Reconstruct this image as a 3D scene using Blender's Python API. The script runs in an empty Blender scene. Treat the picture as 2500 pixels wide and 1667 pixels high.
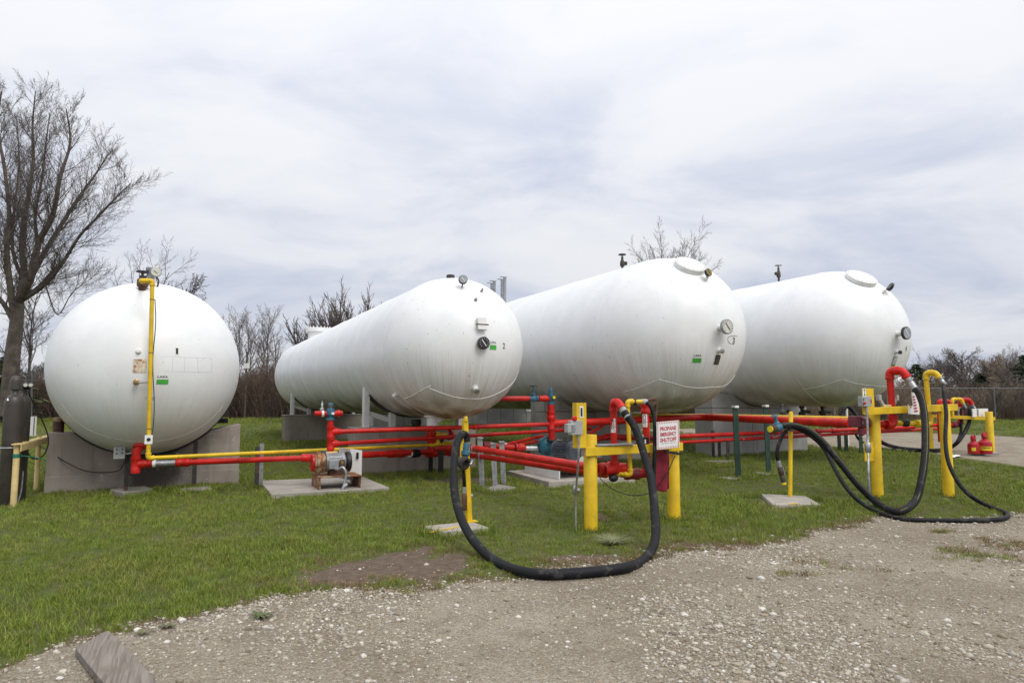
import bpy, bmesh, math, random
import numpy as np
from mathutils import Vector, Matrix, noise as mnoise

# ------------------------------------------------------------------ camera
SC = bpy.context.scene
COL = SC.collection
F, PITCH, YAW, EYE = 1629.8, math.radians(5.05), math.radians(-26.393), 1.6
cam_d = bpy.data.cameras.new('camera')
cam = bpy.data.objects.new('camera', cam_d)
COL.objects.link(cam)
cam.location = (0, 0, EYE)
cam.rotation_euler = (math.radians(90) + PITCH, 0, YAW)
cam_d.sensor_width = 36
cam_d.lens = 36 * F / 2500
cam_d.clip_end = 3000
cam_d.clip_start = 0.05
SC.camera = cam

# ------------------------------------------------------------------ sky
SUN_EL, SUN_AZ = math.radians(50), math.radians(168)   # azimuth clockwise from +Y
world = bpy.data.worlds.new('World')
SC.world = world
world.use_nodes = True
nt = world.node_tree
for n in list(nt.nodes):
    nt.nodes.remove(n)
def wn(t, **k):
    n = nt.nodes.new(t)
    for a, b in k.items():
        setattr(n, a, b)
    return n
def wmath(op, a, b=None, clamp=False):
    n = wn('ShaderNodeMath', operation=op, use_clamp=clamp)
    for i, s in enumerate((a, b)):
        if s is None: continue
        if isinstance(s, (int, float)): n.inputs[i].default_value = s
        else: nt.links.new(s, n.inputs[i])
    return n.outputs[0]
sky = wn('ShaderNodeTexSky', sky_type='NISHITA', sun_disc=False)
sky.sun_elevation = SUN_EL
sky.sun_rotation = SUN_AZ
sky.air_density = 1.0; sky.dust_density = 2.0
tc = wn('ShaderNodeTexCoord')
sep = wn('ShaderNodeSeparateXYZ')
nt.links.new(tc.outputs['Generated'], sep.inputs[0])
zc = wmath('ADD', wmath('MAXIMUM', sep.outputs[2], 0.0), 0.26)
cmb = wn('ShaderNodeCombineXYZ')
nt.links.new(wmath('DIVIDE', sep.outputs[0], zc), cmb.inputs[0])
nt.links.new(wmath('DIVIDE', sep.outputs[1], zc), cmb.inputs[1])
rot = wn('ShaderNodeVectorRotate', rotation_type='Z_AXIS')
rot.inputs['Angle'].default_value = 0.5
nt.links.new(cmb.outputs[0], rot.inputs['Vector'])
mp = wn('ShaderNodeMapping')
mp.inputs['Scale'].default_value = (1.15, 1.5, 1)
mp.inputs['Location'].default_value = (3.1, 1.7, 0.4)
nt.links.new(rot.outputs[0], mp.inputs[0])
n1 = wn('ShaderNodeTexNoise'); n1.inputs['Scale'].default_value = 1.35; n1.inputs['Detail'].default_value = 9; n1.inputs['Roughness'].default_value = 0.56; n1.inputs['Distortion'].default_value = 0.35
n2 = wn('ShaderNodeTexNoise'); n2.inputs['Scale'].default_value = 0.42; n2.inputs['Detail'].default_value = 4
nt.links.new(mp.outputs[0], n1.inputs['Vector']); nt.links.new(mp.outputs[0], n2.inputs['Vector'])
dens = wmath('ADD', wmath('MULTIPLY', n1.outputs['Fac'], 0.95), wmath('MULTIPLY', n2.outputs['Fac'], 0.22))
# clouds are thinner and brighter overhead, heavier and bluer toward the horizon
elev = wmath('MULTIPLY', wmath('SUBTRACT', 0.50, sep.outputs[2]), 0.19)
dens = wmath('ADD', dens, elev)
ramp = wn('ShaderNodeValToRGB')
cr = ramp.color_ramp
cr.elements[0].position = 0.52; cr.elements[0].color = (9.1, 9.2, 9.5, 1)
cr.elements[1].position = 0.82; cr.elements[1].color = (6.0, 6.55, 8.0, 1)
e = cr.elements.new(0.62); e.color = (8.45, 8.65, 9.3, 1)
e = cr.elements.new(0.71); e.color = (7.3, 7.65, 8.65, 1)
nt.links.new(dens, ramp.inputs[0])
# an overcast sky is brightest overhead (CIE overcast profile)
prof = wmath('ADD', wmath('MULTIPLY', wmath('MAXIMUM', sep.outputs[2], 0.0), 0.50), 0.76)
vm = wn('ShaderNodeVectorMath', operation='SCALE')
nt.links.new(ramp.outputs[0], vm.inputs[0]); nt.links.new(prof, vm.inputs['Scale'])
mix = wn('ShaderNodeMix', data_type='RGBA')
mix.inputs['Factor'].default_value = 0.93
nt.links.new(sky.outputs[0], mix.inputs['A']); nt.links.new(vm.outputs[0], mix.inputs['B'])
bg = wn('ShaderNodeBackground'); bg.inputs['Strength'].default_value = 0.1
out = wn('ShaderNodeOutputWorld')
nt.links.new(mix.outputs['Result'], bg.inputs['Color']); nt.links.new(bg.outputs[0], out.inputs[0])

# ------------------------------------------------------------------ sun behind thin overcast
sun_d = bpy.data.lights.new('sun', 'SUN')
sun_d.energy = 1.5; sun_d.angle = math.radians(28); sun_d.color = (1.0, 0.97, 0.92)
sun = bpy.data.objects.new('sun', sun_d); COL.objects.link(sun)
sd = Vector((math.sin(SUN_AZ) * math.cos(SUN_EL), math.cos(SUN_AZ) * math.cos(SUN_EL), math.sin(SUN_EL)))
sun.rotation_euler = sd.to_track_quat('Z', 'Y').to_euler()
sun.location = sd * 60

SC.view_settings.view_transform = 'Standard'
SC.view_settings.look = 'None'
SC.view_settings.exposure = 0.15
SC.view_settings.gamma = 1.0
SC.view_settings.use_curve_mapping = False
SC.render.engine = 'CYCLES'
SC.cycles.use_denoising = True
SC.cycles.denoiser = 'OPENIMAGEDENOISE'
SC.cycles.denoising_input_passes = 'RGB_ALBEDO_NORMAL'
SC.cycles.denoising_prefilter = 'NONE'
SC.cycles.max_bounces = 6
SC.cycles.diffuse_bounces = 3
SC.cycles.glossy_bounces = 3
SC.cycles.transparent_max_bounces = 8

# ------------------------------------------------------------------ surveying helpers
CP, SP = math.cos(PITCH), math.sin(PITCH)
AX = Vector((math.sin(YAW), math.cos(YAW)))     # tank axis (site +Y) in camera-aligned ground coordinates
PR = Vector((math.cos(YAW), -math.sin(YAW)))    # site +X
def ground_rise(Y):
    t = min(max((Y - 14) / 31, 0), 1)
    return .45 * t * t * (3 - 2 * t)
def gz(x, y):
    return ground_rise(x * PR[1] + y * AX[1])
def ray(px, py):
    X = px - 1250; y = -(py - 833.5)
    d = Vector((X, CP * F - SP * y, SP * F + CP * y))
    d /= d.y
    return Vector((d.x * PR[0] + d.y * PR[1], d.x * AX[0] + d.y * AX[1], d.z))
def at(px, py, y=None, x=None, z=None):
    r = ray(px, py)
    if y is not None: t = y / r.y
    elif x is not None: t = x / r.x
    else: t = (z - EYE) / r.z
    return Vector((r.x * t, r.y * t, EYE + r.z * t))
def G(px, py, dz=0.0):
    r = ray(px, py); z = 0
    for i in range(30):
        Y = (z - EYE) / r.z
        z = ground_rise(Y)
    return Vector((r.x * Y, r.y * Y, z + dz))
def far(px, py, Y):
    r = ray(px, py)
    return Vector((r.x * Y, r.y * Y, EYE + r.z * Y))

# ------------------------------------------------------------------ materials
MATS = {}
def newmat(name):
    m = bpy.data.materials.new(name); m.use_nodes = True
    n = m.node_tree
    for k in list(n.nodes): n.nodes.remove(k)
    b = n.nodes.new('ShaderNodeBsdfPrincipled'); o = n.nodes.new('ShaderNodeOutputMaterial')
    n.links.new(b.outputs[0], o.inputs[0])
    MATS[name] = m
    return m, n, b
class NT:
    def __init__(s, n): s.n = n
    def node(s, t, **k):
        q = s.n.nodes.new(t)
        for a, b in k.items(): setattr(q, a, b)
        return q
    def set(s, inp, v):
        if isinstance(v, bpy.types.NodeSocket): s.n.links.new(v, inp)
        elif v is not None: inp.default_value = v
    def math(s, op, a, b=None, c=None, clamp=False):
        q = s.node('ShaderNodeMath', operation=op, use_clamp=clamp)
        for i, v in enumerate((a, b, c)):
            if v is not None: s.set(q.inputs[i], v)
        return q.outputs[0]
    def noise(s, vec, scale, detail=3, rough=.5, dist=0):
        q = s.node('ShaderNodeTexNoise'); s.set(q.inputs['Vector'], vec)
        q.inputs['Scale'].default_value = scale; q.inputs['Detail'].default_value = detail
        q.inputs['Roughness'].default_value = rough; q.inputs['Distortion'].default_value = dist
        return q.outputs['Fac']
    def step(s, v, lo, hi):
        q = s.node('ShaderNodeMapRange', interpolation_type='SMOOTHSTEP')
        s.set(q.inputs['Value'], v); q.inputs['From Min'].default_value = lo; q.inputs['From Max'].default_value = hi
        return q.outputs[0]
    def mix(s, f, a, b, blend='MIX'):
        q = s.node('ShaderNodeMix', data_type='RGBA', blend_type=blend)
        s.set(q.inputs['Factor'], f)
        for k, v in (('A', a), ('B', b)):
            if isinstance(v, tuple) and len(v) == 3: v = v + (1,)
            s.set(q.inputs[k], v)
        return q.outputs['Result']
    def vec(s, a, b, c):
        q = s.node('ShaderNodeCombineXYZ')
        for i, v in enumerate((a, b, c)): s.set(q.inputs[i], v)
        return q.outputs[0]
    def obj(s): return s.node('ShaderNodeTexCoord').outputs['Object']
    def sep(s, v):
        q = s.node('ShaderNodeSeparateXYZ'); s.set(q.inputs[0], v); return q.outputs
    def bump(s, h, strength, dist, bsdf):
        q = s.node('ShaderNodeBump'); q.inputs['Strength'].default_value = strength; q.inputs['Distance'].default_value = dist
        s.set(q.inputs['Height'], h); s.n.links.new(q.outputs[0], bsdf.inputs['Normal'])
def M(name, c, rough=.5, metal=0, var=.18, scale=6, bump=0, bscale=80, spot=None, amt=.5, sscale=14, spec=.5, rand=0):
    m, n, b = newmat(name); T = NT(n); v = T.obj()
    big = T.noise(v, scale, 5, .6)
    dark = tuple(x * (1 - var * 1.6) for x in c); lite = tuple(min(1, x * (1 + var)) for x in c)
    col = T.mix(T.step(big, .25, .75), dark, lite)
    if rand:
        oi = T.node('ShaderNodeObjectInfo')
        col = T.mix(T.math('MULTIPLY', oi.outputs['Random'], rand), col, tuple(x * .45 for x in c))
    if spot:
        s1 = T.noise(v, sscale, 6, .65)
        f = T.step(s1, .78 - amt * .5, .86 - amt * .5)
        col = T.mix(f, col, spot)
    T.set(b.inputs['Base Color'], col)
    r = T.math('MULTIPLY_ADD', big, .25, rough - .12, clamp=True)
    T.set(b.inputs['Roughness'], r)
    b.inputs['Metallic'].default_value = metal
    b.inputs['Specular IOR Level'].default_value = spec
    if bump: T.bump(T.noise(v, bscale, 4, .6), bump, .01, b)
    return m
M('red', (.56, .012, .007), .42, var=.2, scale=5, bump=.06, bscale=40, spot=(.3, .03, .02), amt=.36, sscale=11, spec=.38)
M('dark_red', (.26, .014, .02), .5, var=.2)
M('maroon', (.17, .03, .05), .55, var=.25)
M('yellow', (.74, .49, .012), .44, var=.13, scale=4, bump=.06, bscale=30, spot=(.36, .2, .04), amt=.31, sscale=18)
M('cream', (.72, .55, .25), .55, var=.12, spot=(.4, .27, .12), amt=.3)
M('rubber', (.007, .0075, .0095), .6, var=.35, scale=9, bump=.2, bscale=60, spot=(.04, .038, .035), amt=.46, sscale=6, spec=.28)
M('hose_stripe', (.33, .3, .07), .6)
M('black', (.012, .012, .013), .5, var=.2)
M('galv', (.42, .43, .44), .42, metal=.75, var=.2, scale=12, spot=(.3, .3, .3), amt=.4)
M('steel', (.30, .31, .32), .45, metal=.5, var=.22, scale=14)
M('grey_box', (.38, .39, .38), .5, var=.12)
M('dark_steel', (.055, .05, .047), .6, metal=.3, var=.3, spot=(.11, .06, .035), amt=.5)
M('rust', (.26, .11, .045), .8, var=.35, scale=9, bump=.3, spot=(.4, .3, .2), amt=.55, sscale=6)
M('rust_dark', (.10, .05, .03), .75, var=.35, bump=.2)
M('blue', (.035, .13, .2), .45, var=.25, spot=(.02, .05, .07), amt=.4)
M('teal', (.02, .11, .15), .45, var=.3)
M('motor_grey', (.27, .28, .29), .42, var=.15, spot=(.12, .1, .09), amt=.4)
M('motor_blue', (.05, .06, .075), .5, var=.2, spot=(.12, .12, .12), amt=.35)
M('white', (.78, .78, .76), .45, var=.05, spot=(.55, .52, .47), amt=.3, sscale=5)
M('frame_white', (.74, .74, .72), .5, var=.06, spot=(.4, .3, .2), amt=.22, sscale=10)
M('label_white', (.8, .8, .78), .5, var=.03)
M('ink', (.012, .012, .014), .6, var=.1)
M('ink_red', (.5, .03, .06), .5, var=.12)
M('ink_green', (.07, .42, .06), .5, var=.08)
M('brass', (.45, .31, .12), .4, metal=.6, var=.25)
M('glass_dial', (.62, .62, .55), .25, var=.06)
M('dial_black', (.02, .02, .022), .3, var=.1)
M('dial_grey', (.3, .33, .36), .3, var=.15)
M('green_post', (.018, .05, .035), .55, var=.25)
M('cyl_brown', (.05, .042, .036), .42, var=.14, scale=7, bump=.06)
M('green_strap', (.02, .22, .14), .6)
M('cloth_red', (.20, .008, .022), .85, var=.3, scale=10, bump=.3, bscale=14)
M('can_red', (.42, .012, .02), .35, var=.1)
M('yellow_label', (.8, .62, .02), .5, var=.05)
M('bark', (.10, .08, .065), .9, var=.35, scale=3, bump=.5, bscale=18)
M('bark_grey', (.13, .11, .105), .9, var=.3, scale=3, bump=.3, bscale=18)
M('bark_birch', (.5, .48, .46), .8, var=.25, scale=2, spot=(.1, .09, .08), amt=.45, sscale=5)
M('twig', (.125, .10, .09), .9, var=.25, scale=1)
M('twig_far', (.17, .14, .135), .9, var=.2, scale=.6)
M('brush', (.17, .115, .085), .9, var=.4, scale=.5, rand=.5)
M('brush_tan', (.30, .225, .155), .9, var=.35, scale=.5, rand=.4)
M('wood_far', (.17, .145, .15), .9, var=.3, scale=.15, rand=.4)  # distance haze is painted into this colour: paler, purplish grey wood
M('conifer', (.085, .11, .06), .8, var=.4, scale=.8, rand=.4)
M('evergreen', (.085, .105, .03), .8, var=.35, scale=1)
M('leaf_brown', (.25, .13, .06), .8, var=.4, scale=2, rand=.6)
M('weed_dull', (.13, .13, .055), .7, var=.3, scale=9)
M('weed', (.085, .125, .03), .6, var=.3, scale=9)
M('fence', (.16, .165, .17), .55, metal=.4, var=.15)
M('wall_white', (.75, .76, .78), .7, var=.05)
M('roof_grey', (.2, .2, .22), .8)
M('rust_patch', (.72, .62, .5), .8, var=.2, scale=10, spot=(.38, .19, .08), amt=.5, sscale=13)
def concrete(name, c, stain, blk=.5):
    m, n, b = newmat(name); T = NT(n); v = T.obj()
    s = T.sep(v)
    big = T.noise(v, .9, 6, .62, .4)
    streak = T.noise(T.vec(T.math('MULTIPLY', s[0], 5.0), T.math('MULTIPLY', s[1], 5.0), T.math('MULTIPLY', s[2], .5)), 1.0, 4, .6)
    fine = T.noise(v, 45, 4, .7)
    col = T.mix(T.step(big, .3, .7), tuple(x * .72 for x in c), tuple(x * 1.12 for x in c))
    col = T.mix(T.math('MULTIPLY', T.step(streak, .5, .72), blk), col, stain)
    col = T.mix(T.math('MULTIPLY', T.step(T.noise(v, 3.1, 5, .7), .62, .72), .5), col, tuple(min(.8, x * 1.7) for x in c))
    col = T.mix(T.math('MULTIPLY', T.step(fine, .55, .75), .35), col, tuple(x * .5 for x in c))
    T.set(b.inputs['Base Color'], col); b.inputs['Roughness'].default_value = .9
    h = T.math('ADD', T.math('MULTIPLY', fine, .5), T.math('MULTIPLY', big, .8))
    T.bump(h, .35, .012, b)
    return m
concrete('concrete_brown', (.335, .29, .25), (.09, .078, .066), .4)
concrete('concrete', (.33, .31, .285), (.13, .115, .1), .35)
concrete('concrete_pale', (.40, .39, .38), (.2, .18, .15), .35)
concrete('pad', (.40, .365, .32), (.2, .17, .14), .4)
def stained_saddle():
    m = concrete('concrete_stained', (.335, .29, .25), (.09, .078, .066), .4); n = m.node_tree; T = NT(n)
    b = [k for k in n.nodes if k.type == 'BSDF_PRINCIPLED'][0]; src = b.inputs['Base Color'].links[0].from_socket; v = T.obj(); s = T.sep(v)
    # wet black stain that has run down below the tank outlet
    wob = T.math('MULTIPLY', T.math('SUBTRACT', T.noise(v, 2.4, 5, .65), .5), .9)
    d = T.math('ABSOLUTE', T.math('ADD', T.math('ADD', s[0], .42), wob)); f = T.math('MULTIPLY', T.math('SUBTRACT', 1.0, T.step(d, .22, .7)), .9)
    T.set(b.inputs['Base Color'], T.mix(f, src, (.045, .038, .032)))
    e = T.step(T.noise(v, 7, 3, .6), .66, .7); T.set(b.inputs['Base Color'], T.mix(T.math('MULTIPLY', e, .7), b.inputs['Base Color'].links[0].from_socket, (.55, .52, .48)))
stained_saddle()
def wood():
    m, n, b = newmat('old_wood'); T = NT(n); v = T.obj(); s = T.sep(v)
    w = T.noise(T.vec(T.math('MULTIPLY', s[0], 34), T.math('MULTIPLY', s[1], 2.2), T.math('MULTIPLY', s[2], 20)), 1, 5, .6, 1.2)
    col = T.mix(T.step(w, .3, .7), (.14, .115, .095), (.27, .235, .205))
    col = T.mix(T.step(T.noise(v, 4, 4), .5, .75), col, (.17, .14, .11))
    T.set(b.inputs['Base Color'], col); b.inputs['Roughness'].default_value = .85
    T.bump(w, .4, .006, b)
wood()
def tank_paint(name, R, dirt):
    m, n, b = newmat(name); T = NT(n); v = T.obj(); x, y, z = T.sep(v)
    phi = T.math('ARCTAN2', x, y)
    onhead = T.math('LESS_THAN', y, 0.0)
    s = T.math('ADD', T.math('MULTIPLY', T.math('MULTIPLY', phi, R), onhead), T.math('MULTIPLY', y, T.math('SUBTRACT', 1.0, onhead)))
    st = T.noise(T.vec(T.math('MULTIPLY', s, 34.0), T.math('MULTIPLY', z, .9), onhead), 1.0, 5, .7)
    st2 = T.noise(T.vec(T.math('MULTIPLY', s, 4.0), T.math('MULTIPLY', z, .5), 7.0), 1.0, 3, .6)
    low = T.step(z, R * .15, -R * .85)
    bot = T.step(z, -R * .55, -R * 1.0)
    base = (.85, .86, .865)
    blot = T.noise(v, 1.6, 6, .65)
    col = T.mix(T.step(blot, .35, .7), tuple(k * .93 for k in base), base)
    f = T.math('MULTIPLY', T.math('MULTIPLY', T.math('MULTIPLY', T.step(st, .47, .72), low), T.math('MULTIPLY_ADD', onhead, .8, .2)), dirt * .8, clamp=True)
    col = T.mix(f, col, (.42, .36, .285))
    f2 = T.math('MULTIPLY', T.math('MULTIPLY', T.step(st2, .35, .75), low), dirt * .6, clamp=True)
    col = T.mix(f2, col, (.60, .57, .52))
    f3 = T.math('MULTIPLY', T.math('MULTIPLY', bot, T.step(T.noise(v, 2.2, 5), .3, .62)), dirt * 1.15, clamp=True)
    col = T.mix(f3, col, (.25, .185, .125))
    sp = T.step(T.noise(v, 15, 2, .5), .715, .75)
    col = T.mix(T.math('MULTIPLY', sp, .6 * dirt + .12), col, (.3, .29, .28))
    sp2 = T.math('MULTIPLY', T.step(T.noise(v, 42, 3, .6), .66, .72), T.step(T.noise(v, 1.3, 3, .6), .5, .66))
    col = T.mix(T.math('MULTIPLY', sp2, .5 * dirt + .05), col, (.38, .37, .36))
    scr = T.noise(T.vec(T.math('MULTIPLY', s, 3.2), T.math('MULTIPLY', z, 9.0), 3.0), 1.0, 6, .75, .6)
    col = T.mix(T.math('MULTIPLY', T.step(scr, .65, .74), .42 * dirt + .06), col, (.45, .45, .45))
    T.set(b.inputs['Base Color'], col)
    T.set(b.inputs['Roughness'], T.math('MULTIPLY_ADD', f, .3, .36))
    b.inputs['Specular IOR Level'].default_value = .35
    T.bump(T.noise(v, 1.7, 3), .22, .02, b)
    return m

# ------------------------------------------------------------------ mesh helpers
def frame_of(d):
    d = d.normalized()
    a = Vector((0, 0, 1)) if abs(d.z) < .9 else Vector((1, 0, 0))
    u = a.cross(d).normalized()
    return u, d.cross(u)
class MB:
    def __init__(s): s.v = []; s.f = []
    def add(s, vs, fs):
        o = len(s.v); s.v += [tuple(p) for p in vs]; s.f += [tuple(i + o for i in q) for q in fs]
        return s
    def box(s, a, b):
        x0, y0, z0 = [min(p, q) for p, q in zip(a, b)]; x1, y1, z1 = [max(p, q) for p, q in zip(a, b)]
        return s.add([(x0,y0,z0),(x1,y0,z0),(x1,y1,z0),(x0,y1,z0),(x0,y0,z1),(x1,y0,z1),(x1,y1,z1),(x0,y1,z1)],
                     [(0,3,2,1),(4,5,6,7),(0,1,5,4),(1,2,6,5),(2,3,7,6),(3,0,4,7)])
    def obox(s, c, u, v, w, hu, hv, hw):
        c = Vector(c); P = []
        for k in (-1, 1):
            for a, b in ((-1,-1),(1,-1),(1,1),(-1,1)): P.append(c + u*hu*a + v*hv*b + w*hw*k)
        return s.add(P, [(0,3,2,1),(4,5,6,7),(0,1,5,4),(1,2,6,5),(2,3,7,6),(3,0,4,7)])
    def bar(s, a, b, w, t, up=None):
        a = Vector(a); b = Vector(b); d = (b - a); L = d.length; d.normalize()
        if up is None: u, v = frame_of(d)
        else:
            up = Vector(up); u = up.cross(d).normalized(); v = d.cross(u)
        return s.obox((a + b) / 2, u, v, d, w / 2, t / 2, L / 2)
    def tube(s, pts, r, seg=14, cap=True, close=False):
        pts = [Vector(p) for p in pts]; n = len(pts)
        rs = r if isinstance(r, (list, tuple)) else [r] * n
        tg = []
        for i in range(n):
            if close: d = pts[(i + 1) % n] - pts[i - 1]
            else: d = pts[min(i + 1, n - 1)] - pts[max(i - 1, 0)]
            tg.append(d.normalized() if d.length > 1e-9 else Vector((0, 0, 1)))
        u, v = frame_of(tg[0]); o = len(s.v)
        for i in range(n):
            if i:
                q = tg[i - 1].rotation_difference(tg[i]); u = q @ u; v = q @ v
            for k in range(seg):
                a = 2 * math.pi * k / seg
                s.v.append(tuple(pts[i] + (u * math.cos(a) + v * math.sin(a)) * rs[i]))
        m = n if close else n - 1
        for i in range(m):
            j = (i + 1) % n
            for k in range(seg):
                l = (k + 1) % seg
                s.f.append((o + i*seg + k, o + i*seg + l, o + j*seg + l, o + j*seg + k))
        if cap and not close:
            s.f.append(tuple(o + k for k in range(seg))[::-1]); s.f.append(tuple(o + (n-1)*seg + k for k in range(seg)))
        return s
    def cyl(s, a, b, r, seg=16): return s.tube([a, b], r, seg)
    def lathe(s, o, d, prof, seg=24):
        o = Vector(o); d = Vector(d).normalized()
        return s.tube2([(o + d * h, r) for r, h in prof], d, seg)
    def tube2(s, pr, d, seg):
        u, v = frame_of(d); o = len(s.v); n = len(pr)
        for c, r in pr:
            for k in range(seg):
                a = 2 * math.pi * k / seg; s.v.append(tuple(c + (u*math.cos(a) + v*math.sin(a)) * max(r, 1e-4)))
        for i in range(n - 1):
            for k in range(seg):
                l = (k + 1) % seg
                s.f.append((o + i*seg + k, o + i*seg + l, o + (i+1)*seg + l, o + (i+1)*seg + k))
        s.f.append(tuple(o + k for k in range(seg))[::-1]); s.f.append(tuple(o + (n-1)*seg + k for k in range(seg)))
        return s
    def prism(s, poly, o, u, v, w, t):
        """poly in (u,v) plane at o, extruded along w by t"""
        o = Vector(o); n = len(poly)
        P = [o + u*a + v*b for a, b in poly] + [o + u*a + v*b + w*t for a, b in poly]
        return s.add(P, [tuple(range(n))[::-1], tuple(range(n, 2*n))] + [(i, (i+1) % n, n + (i+1) % n, n + i) for i in range(n)])
    def ball(s, c, r, seg=12, sc=(1,1,1)):
        c = Vector(c); rings = max(4, seg // 2); o = len(s.v)
        for i in range(1, rings):
            t = math.pi * i / rings
            for k in range(seg):
                a = 2*math.pi*k/seg
                s.v.append((c.x + r*sc[0]*math.sin(t)*math.cos(a), c.y + r*sc[1]*math.sin(t)*math.sin(a), c.z + r*sc[2]*math.cos(t)))
        for i in range(rings - 2):
            for k in range(seg):
                l = (k+1) % seg; s.f.append((o+i*seg+k, o+(i+1)*seg+k, o+(i+1)*seg+l, o+i*seg+l))
        a = len(s.v); s.v.append((c.x, c.y, c.z + r*sc[2])); b = a + 1; s.v.append((c.x, c.y, c.z - r*sc[2]))
        for k in range(seg):
            l = (k+1) % seg; s.f.append((a, o+k, o+l)); s.f.append((b, o+(rings-2)*seg+l, o+(rings-2)*seg+k))
        return s
    def mesh(s, name, mat, smooth=True, ang=38):
        me = bpy.data.meshes.new(name); me.from_pydata(s.v, [], s.f); me.update()
        bm = bmesh.new(); bm.from_mesh(me); bmesh.ops.recalc_face_normals(bm, faces=bm.faces); bm.to_mesh(me); bm.free()
        if smooth:
            me.polygons.foreach_set('use_smooth', [True] * len(me.polygons)); me.set_sharp_from_angle(angle=math.radians(ang))
        me.materials.append(MATS[mat] if isinstance(mat, str) else mat)
        return me
def thing(name, label, cat, loc=(0,0,0), group=None, rz=0):
    o = bpy.data.objects.new(name, None); COL.objects.link(o)
    o.location = loc; o.rotation_euler = (0, 0, rz); o.empty_display_size = .1
    o['label'] = label; o['category'] = cat
    if group: o['group'] = group
    return o
def part(name, mb, mat, par=None, label=None, kind=None, local=False, bevel=0, smooth=True):
    me = mb.mesh(name, mat, smooth) if isinstance(mb, MB) else mb
    o = bpy.data.objects.new(name, me); COL.objects.link(o)
    if par is not None:
        o.parent = par
        if not local:
            r = par
            off = Vector(par.location)
            while r.parent is not None: r = r.parent; off = off + Vector(r.location)
            o.matrix_parent_inverse = Matrix.Translation(-off) if par.type == 'EMPTY' else Matrix.Identity(4)
    if label: o['label'] = label
    if kind: o['kind'] = kind
    if bevel:
        b = o.modifiers.new('edge', 'BEVEL'); b.width = bevel; b.segments = 2; b.limit_method = 'ANGLE'; b.angle_limit = math.radians(40)
    return o
def solo(name, mb, mat, label, cat, group=None, bevel=0):
    o = part(name, mb, mat, bevel=bevel); o['label'] = label; o['category'] = cat
    if group: o['group'] = group
    return o
def bend(pts, rad=.12, n=6):
    """round the corners of a polyline"""
    pts = [Vector(p) for p in pts]; out = [pts[0]]
    for i in range(1, len(pts) - 1):
        a, b, c = pts[i-1], pts[i], pts[i+1]
        r = min(rad, (a-b).length * .49, (c-b).length * .49)
        p = b + (a-b).normalized() * r; q = b + (c-b).normalized() * r
        for k in range(n + 1):
            t = k / n; out.append(p*(1-t)**2 + b*2*t*(1-t) + q*t*t)
    out.append(pts[-1]); return out
def smooth_path(pts, n=8):
    """Catmull-Rom through points"""
    P = [Vector(p) for p in pts]; P = [P[0]*2 - P[1]] + P + [P[-1]*2 - P[-2]]; out = []
    for i in range(1, len(P) - 2):
        a, b, c, d = P[i-1:i+3]
        for k in range(n):
            t = k / n
            out.append(.5*((2*b) + (c-a)*t + (2*a-5*b+4*c-d)*t*t + (3*b-a-3*c+d)*t**3))
    out.append(P[-2]); return out
X3, Y3, Z3 = Vector((1,0,0)), Vector((0,1,0)), Vector((0,0,1))
TXT = {}
def text_geo(s):
    if s in TXT: return TXT[s]
    cu = bpy.data.curves.new('t', 'FONT'); cu.body = s; cu.size = 1; cu.offset = .03 if s in ('PROPANE', 'EMERGENCY', 'SHUTOFF') else .012; cu.resolution_u = 3
    o = bpy.data.objects.new('t', cu); COL.objects.link(o)
    me = o.evaluated_get(bpy.context.evaluated_depsgraph_get()).to_mesh()
    vs = [(v.co.x, v.co.y) for v in me.vertices]; fs = [tuple(p.vertices) for p in me.polygons]
    bpy.data.objects.remove(o); bpy.data.curves.remove(cu)
    xs = [a for a, b in vs]; ys = [b for a, b in vs]; x0, x1, y0, y1 = min(xs), max(xs), min(ys), max(ys)
    vs = [((a - x0) / (x1 - x0) - .5, (b - y0) / (y1 - y0) - .5) for a, b in vs]
    TXT[s] = (vs, fs); return TXT[s]
for s in ('1', '2', '3', '4', 'LARA', 'LIQUID', 'VAPOR', 'PROPANE', 'EMERGENCY', 'SHUTOFF', 'EMERGENCY SHUTOFF', 'FLAMMABLE'):
    text_geo(s)
def flat_text(mb, s, o, u, v, w, h):
    vs, fs = text_geo(s); o = Vector(o)
    return mb.add([o + u*(a*w) + v*(b*h) for a, b in vs], fs)
# ------------------------------------------------------------------ ground: lawn and gravel
def camxy(p):      # site -> camera-aligned ground coordinates
    return np.array([p[0]*PR[0] + p[1]*AX[0], p[0]*PR[1] + p[1]*AX[1]])
FRONT = np.array([camxy(G(*p)) for p in [(-150,1680),(0,1632),(120,1585),(200,1555),(330,1535),(430,1522),(560,1490),(650,1462),(760,1448),(830,1440),(960,1446),(1060,1440),(1160,1415),(1290,1398),(1420,1382),(1560,1368),(1640,1350),(1760,1338),(1880,1325),(1990,1300),(2080,1280),(2160,1264),(2330,1268),(2470,1258),(2560,1246),(2700,1236)]])
BACK_N = np.array([camxy(G(*p)) for p in [(1560,1052),(1690,1058),(1850,1078),(2000,1092),(2120,1094),(2240,1100),(2330,1124),(2420,1134),(2500,1143),(2700,1160)]])
BACK_F = np.array([camxy(G(*p)) for p in [(1560,1047),(1690,1046),(1850,1052),(2000,1054),(2240,1055),(2500,1067),(2700,1074)]])
def fbm(X, Y, s, seed=0):
    X = np.asarray(X, float); Y = np.asarray(Y, float); r = np.zeros_like(X)
    rng = np.random.default_rng(seed)
    a = 1.0
    for o in range(4):
        for k in range(4):
            th = rng.uniform(0, 6.28); ph = rng.uniform(0, 6.28); w = s * (1.8 ** o) * rng.uniform(.7, 1.4)
            r += a * np.sin((X*np.cos(th) + Y*np.sin(th)) * w + ph) / 4
        a *= .6
    return r
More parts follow.
